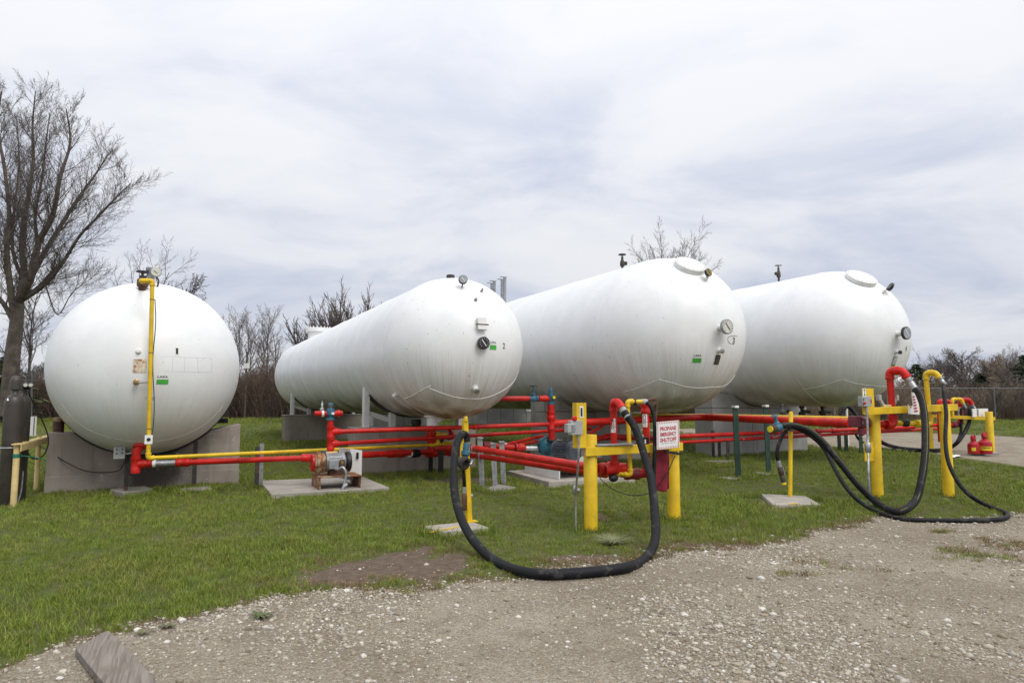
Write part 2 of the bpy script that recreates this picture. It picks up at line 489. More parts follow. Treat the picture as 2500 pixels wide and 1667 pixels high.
def gravel_sd(X, Y):
    """>0 inside gravel (metres-ish), with a ragged edge"""
    yb = np.interp(X, FRONT[:,0], FRONT[:,1], left=3.4, right=FRONT[-1,1])
    front = (yb - Y) + .12 * fbm(X, Y, 5, 1)
    n = np.interp(X, BACK_N[:,0], BACK_N[:,1]); f = np.interp(X, BACK_F[:,0], BACK_F[:,1])
    back = np.minimum(Y - n, f - Y) + .3 * fbm(X, Y, 2.0, 2)
    back = np.where(X < BACK_N[0,0], -5, back)
    return np.maximum(front, back)
def ell(X, Y, px, py, rx, ry, seed):
    c = camxy(G(px, py)); a = camxy(G(px + rx, py)); b = camxy(G(px, py - ry))
    d = np.sqrt(((X - c[0]) / abs(a[0] - c[0]))**2 + ((Y - c[1]) / abs(b[1] - c[1]))**2)
    return 1 - d + .42 * fbm(X, Y, 4, seed) + .2 * fbm(X, Y, 14, seed + 70)
def dirt_m(X, Y):
    r = ell(X, Y, 960, 1385, 170, 40, 3)
    r = np.maximum(r, ell(X, Y, 860, 1400, 90, 34, 5))
    r = np.maximum(r, ell(X, Y, 1040, 1340, 60, 18, 6) - .25)
    r = np.maximum(r, ell(X, Y, 480, 1525, 150, 14, 7) - .1)
    r = np.maximum(r, ell(X, Y, 1400, 1362, 120, 12, 9) - .1)
    r = np.maximum(r, ell(X, Y, 1700, 1335, 170, 10, 10) - .2)
    r = np.maximum(r, ell(X, Y, 2030, 1292, 130, 8, 11) - .2)
    r = np.maximum(r, ell(X, Y, 1110, 1172, 150, 9, 12) - .25)
    r = np.maximum(r, ell(X, Y, 1468, 1262, 22, 10, 13))
    return r
TUFTS = [(1965,1372,75,16),(2085,1388,60,8),(1935,1400,60,12),(2330,1345,70,9),(2400,1362,100,14),(2480,1335,60,14),(2320,1302,30,5),(2040,1398,40,6)]
def tuft_m(X, Y):
    r = np.full_like(X, -9.)
    for i, (a, b, c, d) in enumerate(TUFTS): r = np.maximum(r, ell(X, Y, a, b, c, d, 20 + i))
    return r
def bump_z(X, Y):
    near = np.clip(1 - (Y - 18) / 25, 0, 1)
    return .012 * fbm(X, Y, 1.3, 30) * near
def zfun(X, Y):
    t = np.clip((Y - 14) / 31, 0, 1)
    return .45 * t*t*(3 - 2*t) + bump_z(X, Y)
def axis_pts(lo, a, b, hi, step, g):
    m = list(np.arange(a, b + 1e-6, step)); s = step; x = a; L = []
    while x > lo: s *= g; x -= s; L.append(x)
    s = step; x = b; Rr = []
    while x < hi: s *= g; x += s; Rr.append(x)
    return np.array(L[::-1] + m + Rr)
gx = axis_pts(-900, -5, 10, 900, .09, 1.09); gy = axis_pts(-40, 3.2, 13, 1500, .09, 1.07)
XX, YY = np.meshgrid(gx, gy); ZZ = zfun(XX, YY)
SD = gravel_sd(XX, YY); DM = dirt_m(XX, YY); TM = tuft_m(XX, YY)
SX = XX * PR[0] + YY * PR[1]; SY = XX * AX[0] + YY * AX[1]
def ground_mat(name):
    m, n, b = newmat(name); T = NT(n); v = T.obj()
    def attr(a):
        q = T.node('ShaderNodeAttribute'); q.attribute_name = a; return q.outputs['Fac']
    nz = T.noise(v, 6, 5, .65)
    edge = T.math('ADD', attr('gravel'), T.math('MULTIPLY', T.math('SUBTRACT', nz, .5), .5))
    gm = T.step(edge, -.05, .09)
    dm = T.step(T.math('ADD', attr('dirt'), T.math('MULTIPLY', T.math('SUBTRACT', nz, .5), .7)), -.05, .3)
    fine = T.noise(v, 70, 5, .7); mid = T.noise(v, 11, 5, .7); big = T.noise(v, .7, 5, .6)
    vo = T.node('ShaderNodeTexVoronoi'); vo.inputs['Scale'].default_value = 55; T.set(vo.inputs['Vector'], v)
    vo2 = T.node('ShaderNodeTexVoronoi'); vo2.inputs['Scale'].default_value = 120; T.set(vo2.inputs['Vector'], v)
    soil = T.mix(T.step(mid, .3, .7), (.115, .082, .06), (.195, .147, .11))
    lawn = T.mix(T.step(mid, .3, .72), (.075, .09, .022), (.13, .15, .045))
    lawn = T.mix(T.step(big, .45, .75), lawn, (.125, .13, .05))
    grav = T.mix(T.step(big, .35, .65), (.28, .225, .155), (.41, .35, .262))
    grav = T.mix(T.math('MULTIPLY', T.step(T.noise(v, 2.3, 5, .65), .5, .7), .5), grav, (.225, .18, .125))
    grav = T.mix(T.math('MULTIPLY', T.step(fine, .42, .68), .6), grav, (.13, .11, .09))
    ch = T.sep(vo.outputs['Color'])
    grav = T.mix(T.math('MULTIPLY', T.step(ch[0], .5, .98), .7), grav, (.46, .42, .35))
    ch2 = T.sep(vo2.outputs['Color'])
    grav = T.mix(T.math('MULTIPLY', T.step(ch2[1], .6, .95), .6), grav, (.16, .14, .12))
    grav = T.mix(T.math('MULTIPLY', T.step(T.noise(v, 1.15, 6, .7), .48, .64), .35), grav, (.21, .17, .125))
    col = T.mix(dm, lawn, soil)
    col = T.mix(gm, col, grav)
    ab = T.math('ABSOLUTE', T.math('ADD', edge, .03)); band = T.math('MULTIPLY', T.math('SUBTRACT', 1.0, T.step(ab, .02, .2)), T.step(T.noise(v, 1.7, 4, .6), .4, .6))
    col = T.mix(T.math('MULTIPLY', band, .9), col, T.mix(T.step(fine, .4, .6), (.11, .07, .045), (.2, .145, .1)))
    T.set(b.inputs['Base Color'], col); b.inputs['Roughness'].default_value = .95
    b.inputs['Specular IOR Level'].default_value = .2
    h = T.math('ADD', T.math('MULTIPLY', vo.outputs['Distance'], -1.2), T.math('ADD', fine, T.math('MULTIPLY', mid, 1.2)))
    T.bump(h, .7, .02, b)
    return m
gmat = ground_mat('ground')
ny, nx = XX.shape
P = np.stack([SX.ravel(), SY.ravel(), ZZ.ravel()], 1)
idx = np.arange(nx * ny).reshape(ny, nx)
quads = np.stack([idx[:-1,:-1], idx[:-1,1:], idx[1:,1:], idx[1:,:-1]], -1).reshape(-1, 4)
sdq = SD.ravel()[quads].mean(1); yq = YY.ravel()[quads].mean(1)
def sheet(name, sel):
    q = quads[sel]; used, inv = np.unique(q, return_inverse=True)
    me = bpy.data.meshes.new(name); me.from_pydata(P[used].tolist(), [], inv.reshape(q.shape).tolist()); me.update()
    for nm, arr in (('gravel', SD), ('dirt', DM)):
        a = me.attributes.new(nm, 'FLOAT', 'POINT'); a.data.foreach_set('value', arr.ravel()[used].astype(np.float32))
    me.polygons.foreach_set('use_smooth', [True] * len(me.polygons)); me.materials.append(gmat)
    o = bpy.data.objects.new(name, me); COL.objects.link(o); o['kind'] = 'structure'; return o
isg = sdq > 0
for nm, sel, lb in (('lawn', ~isg, 'green lawn with bare brown patches around the tanks'), ('gravel_yard', isg & (yq < 14), 'pale stony gravel yard in the foreground'), ('gravel_road', isg & (yq >= 14), 'grey gravel road passing behind the tanks')):
    o = sheet(nm, sel); o['label'] = lb

# ------------------------------------------------------------------ scattered stuff (grass blades, stones, leaves)
def scatter(name, pts, rotz, scale, protos, label, tilt=None):
    """points -> instances of prototype meshes (kept in an unlinked collection)"""
    me = bpy.data.meshes.new(name); me.from_pydata(pts.tolist(), [], []); me.update()
    a = me.attributes.new('sc', 'FLOAT', 'POINT'); a.data.foreach_set('value', scale.astype(np.float32))
    rv = np.zeros((len(pts), 3), np.float32); rv[:,2] = rotz
    if tilt is not None: rv[:,:2] = tilt
    a = me.attributes.new('rv', 'FLOAT_VECTOR', 'POINT'); a.data.foreach_set('vector', rv.ravel())
    o = bpy.data.objects.new(name, me); COL.objects.link(o)
    pc = bpy.data.collections.new(name + '_kinds')
    for i, m in enumerate(protos):
        q = bpy.data.objects.new(name + '_kind', m); pc.objects.link(q)
    g = bpy.data.node_groups.new(name, 'GeometryNodeTree')
    g.interface.new_socket('Geometry', in_out='INPUT', socket_type='NodeSocketGeometry'); g.interface.new_socket('Geometry', in_out='OUTPUT', socket_type='NodeSocketGeometry')
    gi = g.nodes.new('NodeGroupInput'); go = g.nodes.new('NodeGroupOutput')
    ci = g.nodes.new('GeometryNodeCollectionInfo'); ci.inputs['Collection'].default_value = pc; ci.inputs['Separate Children'].default_value = True; ci.inputs['Reset Children'].default_value = True
    ip = g.nodes.new('GeometryNodeInstanceOnPoints'); ip.inputs['Pick Instance'].default_value = True
    def na(nm, t):
        q = g.nodes.new('GeometryNodeInputNamedAttribute'); q.data_type = t; q.inputs['Name'].default_value = nm; return q.outputs['Attribute']
    e2r = g.nodes.new('FunctionNodeEulerToRotation')
    rnd = g.nodes.new('FunctionNodeRandomValue'); rnd.data_type = 'INT'
    rnd.inputs[4].default_value = 0; rnd.inputs[5].default_value = max(0, len(protos) - 1)
    L = g.links.new
    L(gi.outputs[0], ip.inputs['Points']); L(ci.outputs[0], ip.inputs['Instance']); L(na('sc', 'FLOAT'), ip.inputs['Scale'])
    L(na('rv', 'FLOAT_VECTOR'), e2r.inputs[0]); L(e2r.outputs[0], ip.inputs['Rotation'])
    L(rnd.outputs[2], ip.inputs['Instance Index']); L(ip.outputs[0], go.inputs[0])
    md = o.modifiers.new('scatter', 'NODES'); md.node_group = g
    o['kind'] = 'stuff'; o['label'] = label
    return o
def grass_mat(name, c1, c2, c3):
    m, n, b = newmat(name); T = NT(n)
    oi = T.node('ShaderNodeObjectInfo'); geo = T.node('ShaderNodeNewGeometry')
    wv = T.noise(geo.outputs['Position'], .9, 4, .6); w2 = T.noise(geo.outputs['Position'], 5, 3, .6)
    col = T.mix(oi.outputs['Random'], c1, c2)
    col = T.mix(T.math('MULTIPLY', T.step(wv, .48, .74), .55), col, c3)
    col = T.mix(T.math('MULTIPLY', T.step(w2, .48, .7), .6), col, tuple(k * .5 for k in c1))
    w3 = T.noise(geo.outputs['Position'], 17, 3, .6)
    col = T.mix(T.math('MULTIPLY', T.step(w3, .5, .72), .45), col, tuple(min(1, k * 1.35) for k in c2))
    T.set(b.inputs['Base Color'], col); b.inputs['Roughness'].default_value = .55; b.inputs['Specular IOR Level'].default_value = .25
    b.inputs['Subsurface Weight'].default_value = 0
    return m
grass_mat('grass_green', (.148, .2, .024), (.235, .285, .05), (.3, .275, .085))
grass_mat('grass_dry', (.17, .12, .05), (.27, .19, .095), (.2, .12, .06))
def tuft_mesh(seed, n, rad, hmin, hmax, wid, mat, lean=.5):
    rng = np.random.default_rng(seed); v = []; f = []
    for i in range(n):
        a = rng.uniform(0, 6.283); r = rad * math.sqrt(rng.uniform()); x, y = r*math.cos(a), r*math.sin(a)
        h = rng.uniform(hmin, hmax); b = rng.uniform(0, 6.283); l = rng.uniform(.1, lean) * h * 1.4
        dx, dy = math.cos(b)*l, math.sin(b)*l; t = rng.uniform(0, 6.283); wx, wy = math.cos(t)*wid/2, math.sin(t)*wid/2
        o = len(v)
        v += [(x-wx, y-wy, -.005), (x+wx, y+wy, -.005), (x+dx*.4+wx*.8, y+dy*.4+wy*.8, h*.6), (x+dx*.4-wx*.8, y+dy*.4-wy*.8, h*.6), (x+dx, y+dy, h)]
        f += [(o, o+1, o+2, o+3), (o+3, o+2, o+4)]
    me = bpy.data.meshes.new('tuft'); me.from_pydata(v, [], f); me.update(); me.materials.append(MATS[mat]); return me
FEET = []
NOGRASS = []      # site rectangles that stay bare (pads, plinths): x0,x1,y0,y1
RNG = np.random.default_rng(7)
def sample(n, X0, X1, Y0, Y1):
    X = RNG.uniform(X0, X1, n); Y = RNG.uniform(Y0, Y1, n)
    keep = np.abs(X) < Y * .86 + 1.2
    return X[keep], Y[keep]
def to_site(X, Y, dz=0):
    return np.stack([X*PR[0] + Y*PR[1], X*AX[0] + Y*AX[1], zfun(X, Y) + dz], 1)
def blocked(p):
    b = np.zeros(len(p), bool)
    for x0, x1, y0, y1 in NOGRASS: b |= (p[:,0] > x0) & (p[:,0] < x1) & (p[:,1] > y0) & (p[:,1] < y1)
    return b
def make_scatter():
    # lawn
    allp, sc = [], []
    for (Y0, Y1, dn, s0, s1) in ((3.6, 8, 150, .8, 1.15), (8, 12, 105, .85, 1.25), (12, 18, 62, .95, 1.5), (18, 27, 26, 1.5, 2.2), (27, 50, 7, 2.4, 3.4)):
        w = Y1 * .86 + 1.2; n = int(dn * 2 * w * (Y1 - Y0)); X, Y = sample(n, -w, w, Y0, Y1)
        sd = gravel_sd(X, Y); dm = dirt_m(X, Y); tm = tuft_m(X, Y)
        pl = np.clip(1 - (sd + .1) / .16, 0, 1) * np.clip(1 - (dm + .15) / .3, 0, 1)
        pl = np.maximum(pl * (sd < .02), (tm > .1) * .35)
        patch = .8 + .2 * np.tanh(2 * fbm(X, Y, 1.1, 40))
        k = RNG.uniform(0, 1, len(X)) < pl * patch
        p = to_site(X[k], Y[k]); s = RNG.uniform(s0, s1, len(p)) * np.where(tm[k] > .1, .75, 1) * (.85 + .25 * np.tanh(2 * fbm(X[k], Y[k], .8, 41)))
        ok = ~blocked(p); allp.append(p[ok]); sc.append(s[ok])
    # longer, unmown tufts against posts, pads and walls
    ex = []
    for x0, x1, y0, y1 in NOGRASS:
        per = 2*(x1 - x0 + y1 - y0)
        for i in range(int(per * 16)):
            t = RNG.uniform(0, per); o = RNG.uniform(.0, .05)
            if t < x1 - x0: q = (x0 + t, y0 - o)
            elif t < x1 - x0 + y1 - y0: q = (x1 + o, y0 + t - (x1 - x0))
            elif t < 2*(x1 - x0) + y1 - y0: q = (x0 + t - (x1 - x0) - (y1 - y0), y1 + o)
            else: q = (x0 - o, y0 + t - 2*(x1 - x0) - (y1 - y0))
            ex.append((q[0], q[1], gz(*q)))
    for b in FEET:
        for i in range(14):
            a = RNG.uniform(0, 6.28); r = RNG.uniform(.04, .15); ex.append((b[0] + r*math.cos(a), b[1] + r*math.sin(a), gz(b[0], b[1])))
    ex = np.array(ex); cxy = np.stack([ex[:,0]*PR[0] + ex[:,1]*AX[0], ex[:,0]*PR[1] + ex[:,1]*AX[1]], 1); ex = ex[gravel_sd(cxy[:,0], cxy[:,1]) < -.05]; allp.append(ex); sc.append(RNG.uniform(1.0, 1.9, len(ex)))
    p = np.concatenate(allp); s = np.concatenate(sc)
    scatter('grass', p, RNG.uniform(0, 6.28, len(p)), s, [tuft_mesh(i, 32, .09, .022, .068, .005, 'grass_green', .7) for i in range(6)] + [tuft_mesh(9, 14, .09, .02, .06, .0045, 'grass_dry', 1.2)], 'short green mown grass of the lawn')
    # dry brown fringe along the gravel edge and bare patches
    X, Y = sample(42000, -6, 12, 3.6, 13); sd = gravel_sd(X, Y); dm = dirt_m(X, Y); tm = tuft_m(X, Y)
    pl = np.exp(-((sd + .06) / .13)**2) * .55 + np.exp(-((dm + .05) / .16)**2) * .45 * (sd < .1) + (tm > -.05) * .5
    k = RNG.uniform(0, 1, len(X)) < pl * (.35 + .65 * (fbm(X, Y, 2.2, 50) > 0)); p = to_site(X[k], Y[k]); ok = ~blocked(p); p = p[ok]
    scatter('dry_grass', p, RNG.uniform(0, 6.28, len(p)), RNG.uniform(.6, 1.15, len(p)), [tuft_mesh(50 + i, 22, .085, .012, .06, .005, 'grass_dry', 1.5) for i in range(4)], 'withered brown grass along the gravel edge')
    # stones
    def stone(seed):
        rng = np.random.default_rng(seed); bm = bmesh.new(); bmesh.ops.create_icosphere(bm, subdivisions=1, radius=1)
        sx, sy, sz = rng.uniform(.75, 1.35), rng.uniform(.75, 1.2), rng.uniform(.45, .75)
        for v in bm.verts: v.co = Vector((v.co.x*sx, v.co.y*sy, v.co.z*sz)) * rng.uniform(.8, 1.18)
        me = bpy.data.meshes.new('stone'); bm.to_mesh(me); bm.free()
        me.polygons.foreach_set('use_smooth', [seed % 2 == 0] * len(me.polygons)); me.materials.append(MATS['stone']); return me
    m, n, b = newmat('stone'); T = NT(n); oi = T.node('ShaderNodeObjectInfo')
    ra = T.node('ShaderNodeValToRGB'); T.set(ra.inputs[0], oi.outputs['Random']); cr = ra.color_ramp
    cr.elements[0].color = (.17, .14, .105, 1); cr.elements[1].color = (.70, .68, .62, 1)
    for pos, c in ((.2, (.29, .24, .17, 1)), (.42, (.38, .325, .24, 1)), (.6, (.39, .37, .33, 1)), (.78, (.48, .43, .34, 1)), (.92, (.58, .545, .47, 1))):
        q = cr.elements.new(pos); q.color = c
    geo = T.node('ShaderNodeNewGeometry')
    col = T.mix(T.math('MULTIPLY', T.step(T.noise(geo.outputs['Position'], 60, 4, .6), .4, .7), .4), ra.outputs[0], (.2, .17, .14))
    T.set(b.inputs['Base Color'], col); b.inputs['Roughness'].default_value = .85
    X, Y = sample(640000, -5.5, 12, 3.3, 13)
    sd = gravel_sd(X, Y); dm = dirt_m(X, Y)
    cl = .5 + .6 * np.tanh(2.0 * fbm(X, Y, 1.6, 60))
    track = .25 + .75 * np.clip(np.abs(np.sin(Y * .9 + X * .35 + .6 * fbm(X, Y, .5, 61))), 0, 1)
    pl = np.clip((sd + .15) / .3, 0, 1) * np.clip(cl, .12, 1) * track + .015 * (dm > 0) + .34 * np.exp(-((sd - .05) / .14)**2) + .1 * np.exp(-((sd + .1) / .22)**2)
    pl *= np.clip(7.0 / Y, 0, 1)**1.1
    k = RNG.uniform(0, 1, len(X)) < pl * .9; X, Y = X[k], Y[k]
    s = np.clip(RNG.lognormal(math.log(.0060), .55, len(X)), .0028, .03); p = to_site(X, Y); p[:,2] += s * .15
    scatter('gravel_stones', p, RNG.uniform(0, 6.28, len(p)), s, [stone(i) for i in range(8)], 'loose pale and brown stones on the gravel yard')
    # fallen leaves
    X, Y = sample(420, -6, 11, 4, 16); k = gravel_sd(X, Y) < .3; p = to_site(X[k], Y[k], .03)
    def leaf(seed):
        rng = np.random.default_rng(seed); mb = MB(); n = 9; pts = []
        for i in range(n):
            a = 6.283*i/n; r = rng.uniform(.5, 1.1) * (1 if i % 2 else .75); pts.append((math.cos(a)*r, math.sin(a)*r*.7, .25*math.sin(a*2) + rng.uniform(-.1, .1)))
        mb.add([(0,0,0)] + pts, [(0, i+1, (i+1) % n + 1) for i in range(n)]); return mb.mesh('leaf', 'leaf_brown', False)
    scatter('fallen_leaves', p, RNG.uniform(0, 6.28, len(p)), RNG.uniform(.014, .032, len(p)), [leaf(i) for i in range(4)], 'scattered brown fallen leaves on the lawn', RNG.uniform(-.5, .5, (len(p), 2)))

# ------------------------------------------------------------------ propane tanks
TK = {1: (Vector((-.537, 13.70, 2.184)), 1.53, 14.5), 2: (Vector((4.846, 12.43, 2.635)), 1.40, 16.27),
      3: (Vector((9.703, 11.83, 3.052)), 1.72, 22.0), 4: (Vector((15.44, 11.98, 3.216)), 1.78, 22.0)}
CAMP = Vector((0, 0, EYE))
def on_tank(i, px, py):
    """ray from the survey point onto tank i -> point, outward normal"""
    C, R, L = TK[i]; d = ray(px, py).normalized(); o = CAMP - C
    b = o.dot(d); c = o.dot(o) - R*R; D = b*b - c
    if D < 0:
        p = o - d * b; n = p.normalized(); return C + n*R, n
    p = o + d * (-b - math.sqrt(D))
    if p.y > 0:      # on the cylinder
        ox, oz, dx, dz = o.x, o.z, d.x, d.z
        a2 = dx*dx + dz*dz; b2 = ox*dx + oz*dz; c2 = ox*ox + oz*oz - R*R; D = max(0, b2*b2 - a2*c2)
        t = (-b2 - math.sqrt(D)) / a2; p = o + d*t; n = Vector((p.x, 0, p.z)).normalized(); return C + p, n
    n = p.normalized(); return C + p, n
def tangent(n):
    u = Z3.cross(n)
    u = u.normalized() if u.length > .05 else X3.copy()
    return u, n.cross(u)
def decal(mb, i, px, py, poly_uv, faces, lift):
    """flat artwork laid on the curved head of tank i"""
    C, R, L = TK[i]; p, n = on_tank(i, px, py); u, v = tangent(n); vs = []
    for a, b in poly_uv:
        q = (p - C) + u*a + v*b
        if q.y < 0: q = q.normalized() * (R + lift)
        else: q = q + n*lift
        vs.append(q)
    return mb.add(vs, faces)
def rect(w, h, ox=0, oy=0, k=4):
    vs = [(ox + w*(i/k - .5), oy + h*(j/k - .5)) for j in range(k+1) for i in range(k+1)]
    fs = [(j*(k+1)+i, j*(k+1)+i+1, (j+1)*(k+1)+i+1, (j+1)*(k+1)+i) for j in range(k) for i in range(k)]
    return vs, fs
def dec_rect(mb, i, px, py, w, h, lift, ox=0, oy=0): return decal(mb, i, px, py, *rect(w, h, ox, oy), lift)
def dec_text(mb, i, px, py, s, w, h, lift, ox=0, oy=0):
    vs, fs = text_geo(s); return decal(mb, i, px, py, [(ox + a*w, oy + b*h) for a, b in vs], fs, lift)
def tank_root(i, label):
    C, R, L = TK[i]; r = thing('propane_tank', label, 'tank', C, 'white propane storage tanks')
    mat = tank_paint('tank_paint_%d' % i, R, {1: .3, 2: .95, 3: .8, 4: .55}[i])
    mb = MB(); seg = 96; prof = []
    for k in range(1, 25): a = math.pi/2 * k/24; prof.append((R*math.sin(a), -R*math.cos(a)))
    for k in range(1, 25): prof.append((R, L*k/24))
    for k in range(1, 24): a = math.pi/2 * k/24; prof.append((R*math.cos(a), L + R*math.sin(a)))
    mb.lathe((0,0,0), Y3, [(.002, -R)] + prof, seg)
    part('shell', mb.mesh('shell', mat, True, 60), mat, r, local=True)
    return r
def seam(r, R, y, rad=.008, arc=None):
    mb = MB(); n = 90; rr = R if y >= 0 else math.sqrt(R*R - y*y)
    mb.tube([(rr*math.cos(6.2832*k/n), y, rr*math.sin(6.2832*k/n)) for k in range(n)], rad, 6, close=True)
    part('weld_seam', mb, 'white', r, local=True)
def surf_line(r, i, pxs, rad, mat='white', name='weld_seam', n=8):
    C, R, L = TK[i]; pts = [on_tank(i, *p)[0] - C for p in pxs]; pts = smooth_path(pts, n)
    pts = [(p.normalized()*R if p.y < 0 else p) for p in pts]
    return part(name, MB().tube(pts, rad, 6), mat, r, local=True)
def dial(r, i, px, py, rad, stand, ring='dark_steel', face='glass_dial', facing=None, stem=.022, name='gauge'):
    C, R, L = TK[i]; p, n = on_tank(i, px, py); p = p - C
    d = facing.normalized() if facing else n
    g = part(name, MB().tube([p, p + n*stand], stem, 10), 'white', r, local=True)
    c = p + n*stand
    part('dial_case', MB().lathe(c, d, [(rad*.9, -.01), (rad, 0), (rad, .05), (rad*.88, .056)], 28), ring, g, local=True)
    f = part('dial_face', MB().lathe(c + d*.05, d, [(rad*.86, 0), (rad*.86, .009)], 28), face, g, local=True)
    u, v = tangent(d); mb = MB(); c2 = c + d*.062
    a = math.radians(-52)
    mb.bar(c2 - (u*math.cos(a) + v*math.sin(a))*rad*.6, c2 + (u*math.cos(a) + v*math.sin(a))*rad*.55, rad*.13, .004, d)
    for k in range(11):
        t = math.radians(-50 + 28*k); q = u*math.cos(t) + v*math.sin(t)
        mb.bar(c2 + q*rad*.62, c2 + q*rad*.78, rad*.05, .003, d)
    part('needle', mb, 'ink' if face != 'dial_black' and face != 'dial_grey' else 'label_white', g, local=True)
    return g
def plug(r, i, px, py, r1, L1, mat='white', tip=None, d=None, name='nozzle'):
    C, R, L = TK[i]; p, n = on_tank(i, px, py); p = p - C; d = d or n
    g = part(name, MB().lathe(p - n*.02, d, [(r1*1.5, 0), (r1*1.5, .03), (r1, .04), (r1, .04 + L1), (r1*.85, .05 + L1)], 16), mat, r, local=True)
    if tip: part('cap', MB().lathe(p + d*(.03 + L1), d, [(r1*1.25, -.03), (r1*1.25, .015), (r1*.7, .02)], 6), tip, g, local=True)
    return g
def lara(r, i, px, py, w, h):
    mb = MB(); dec_rect(mb, i, px, py, w, h, .003); s = part('sticker', mb, 'label_white', r, local=True, label='small green and white inspection sticker reading LARA')
    mb = MB(); dec_rect(mb, i, px, py, w*.98, h*.52, .005, 0, -h*.22); part('green_band', mb, 'ink_green', s, local=True)
    mb = MB(); dec_text(mb, i, px, py, 'LARA', w*.86, h*.24, .005, 0, h*.33); part('lettering', mb, 'ink', s, local=True)
def number(r, i, px, py, s, w, h, plate=True):
    g = r
    if plate:
        mb = MB(); dec_rect(mb, i, px, py, w*1.7, h*1.25, .003); g = part('number_plate', mb, 'label_white', r, local=True)
    mb = MB(); dec_text(mb, i, px, py, s, w, h, .006); part('number', mb, 'ink', g, local=True)
def valve_top(r, base, h, body, wheel, side=1):
    """upright angle valve with handwheel standing on a nozzle"""
    b = Vector(base)
    g = part('valve', MB().lathe(b, Z3, [(.055, -.08), (.055, .0), (.03, .03), (.03, h*.3), (.055, h*.32), (.06, h*.42), (.05, h*.62), (.03, h*.68), (.03, h*.85), (.015, h*.86), (.015, h)], 14), body, r, local=True)
    part('side_port', MB().lathe(b + Z3*h*.5, X3*side, [(.035, 0), (.035, .08), (.05, .085), (.05, .12)], 12), body, g, local=True)
    w = MB(); c = b + Z3*(h*.98); n = 18
    w.tube([c + Vector((.085*math.cos(6.2832*k/n), .085*math.sin(6.2832*k/n), 0)) for k in range(n)], .013, 6, close=True)
    for k in range(3): a = 2.094*k; w.cyl(c, c + Vector((.085*math.cos(a), .085*math.sin(a), 0)), .009, 6)
    part('handwheel', w, wheel, g, local=True)
    return g
def manway(r, i, px, py, rad, neck=-.025):
    C, R, L = TK[i]; p, n = on_tank(i, px, py); p = p - C
    g = part('manway', MB().lathe(p - n*.06, n, [(rad*.86, 0), (rad*.86, .06 + neck), (rad, .06 + neck), (rad, .10 + neck), (rad*.995, .10 + neck), (rad*.995, .108 + neck), (rad, .108 + neck), (rad, .15 + neck), (rad*.97, .155 + neck)], 48), 'white', r, local=True)
    u, v = tangent(n)
    for k in range(20):
        a = 6.2832*k/20; c = p + (u*math.cos(a) + v*math.sin(a))*rad*.9 + n*(neck + .06)
        part('bolt', MB().lathe(c, n, [(.021, 0), (.021, .028), (.012, .03), (.012, .05)], 6), 'white', g, local=True)
    return g

t1 = tank_root(1, 'white propane tank seen end-on at the left with a yellow pipe down its face'); C1, R1, L1 = TK[1]
t2 = tank_root(2, 'streaked white propane tank numbered 2 with a black dial on its nose, on steel saddles'); C2, R2, L2 = TK[2]
t3 = tank_root(3, 'white propane tank with a pale dial and bolted manway, behind the emergency shutoff sign'); C3, R3, L3 = TK[3]
t4 = tank_root(4, 'clean white propane tank at the far right, numbered 4, black rimmed dial'); C4, R4, L4 = TK[4]
for r, R, ys in ((t1, R1, (0, 3, 6)), (t2, R2, (0, 2.35, 4.75, 7.15, 9.55, 11.95, 14.1, 16.27)), (t3, R3, (0, 2.9, 6, 9, 12, 15, 18)), (t4, R4, (0, 2.9, 6, 9, 12))):
    for y in ys: seam(r, R, y + .001, .008)
# polar cap welds on the heads
surf_line(t2, 2, [(1045,946), (1075,958), (1110,969), (1145,973), (1180,972), (1215,960), (1240,945), (1256,928), (1266,905)], .010)
surf_line(t2, 2, [(1105,720), (1140,714), (1180,716), (1215,730), (1245,752), (1262,790)], .004)
surf_line(t3, 3, [(1608,926), (1640,934), (1670,943), (1705,947), (1740,945), (1775,938), (1795,915)], .009)
surf_line(t4, 4, [(2056,926), (2090,936), (2130,941), (2165,942), (2190,925)], .008)
surf_line(t2, 2, [(985,973), (1012,963), (1035,950), (1052,941)], .011)
surf_line(t3, 3, [(1522,956), (1565,944), (1608,926)], .009)
surf_line(t4, 4, [(1960,950), (2010,941), (2056,926)], .008)
surf_line(t1, 1, [(150,985), (205,1042), (270,1068), (345,1078), (430,1068), (500,1035), (545,990)], .003)
# tank 1 fittings
plug(t1, 1, 338, 858, .03, .02)
mb = MB(); dec_rect(mb, 1, 341, 893, .19, .22, .004); part('nameplate', mb, 'rust_patch', t1, local=True, label='rust stained nameplate')
g = plug(t1, 1, 333, 932, .03, .06, 'brass', 'brass', name='bleed_valve')
p, n = on_tank(1, 333, 932); part('lever', MB().cyl(p - C1 + n*.08, p - C1 + n*.09 + X3*.2 + Z3*.015, .012, 8), 'steel', g, local=True)
number(t1, 1, 432, 857, '1', .035, .10)
lara(t1, 1, 397, 927, .175, .15)
for pl in ([(394,871), (420,870), (445,872), (470,873), (517,875)], [(422,872), (421,907)], [(451,872), (450,908)], [(481,874), (484,908)], [(517,875), (516,909)], [(400,906), (450,908), (484,908), (514,909)], [(484,884), (500,874)]):
    surf_line(t1, 1, pl, .0014, 'steel', 'tape_residue', 3)
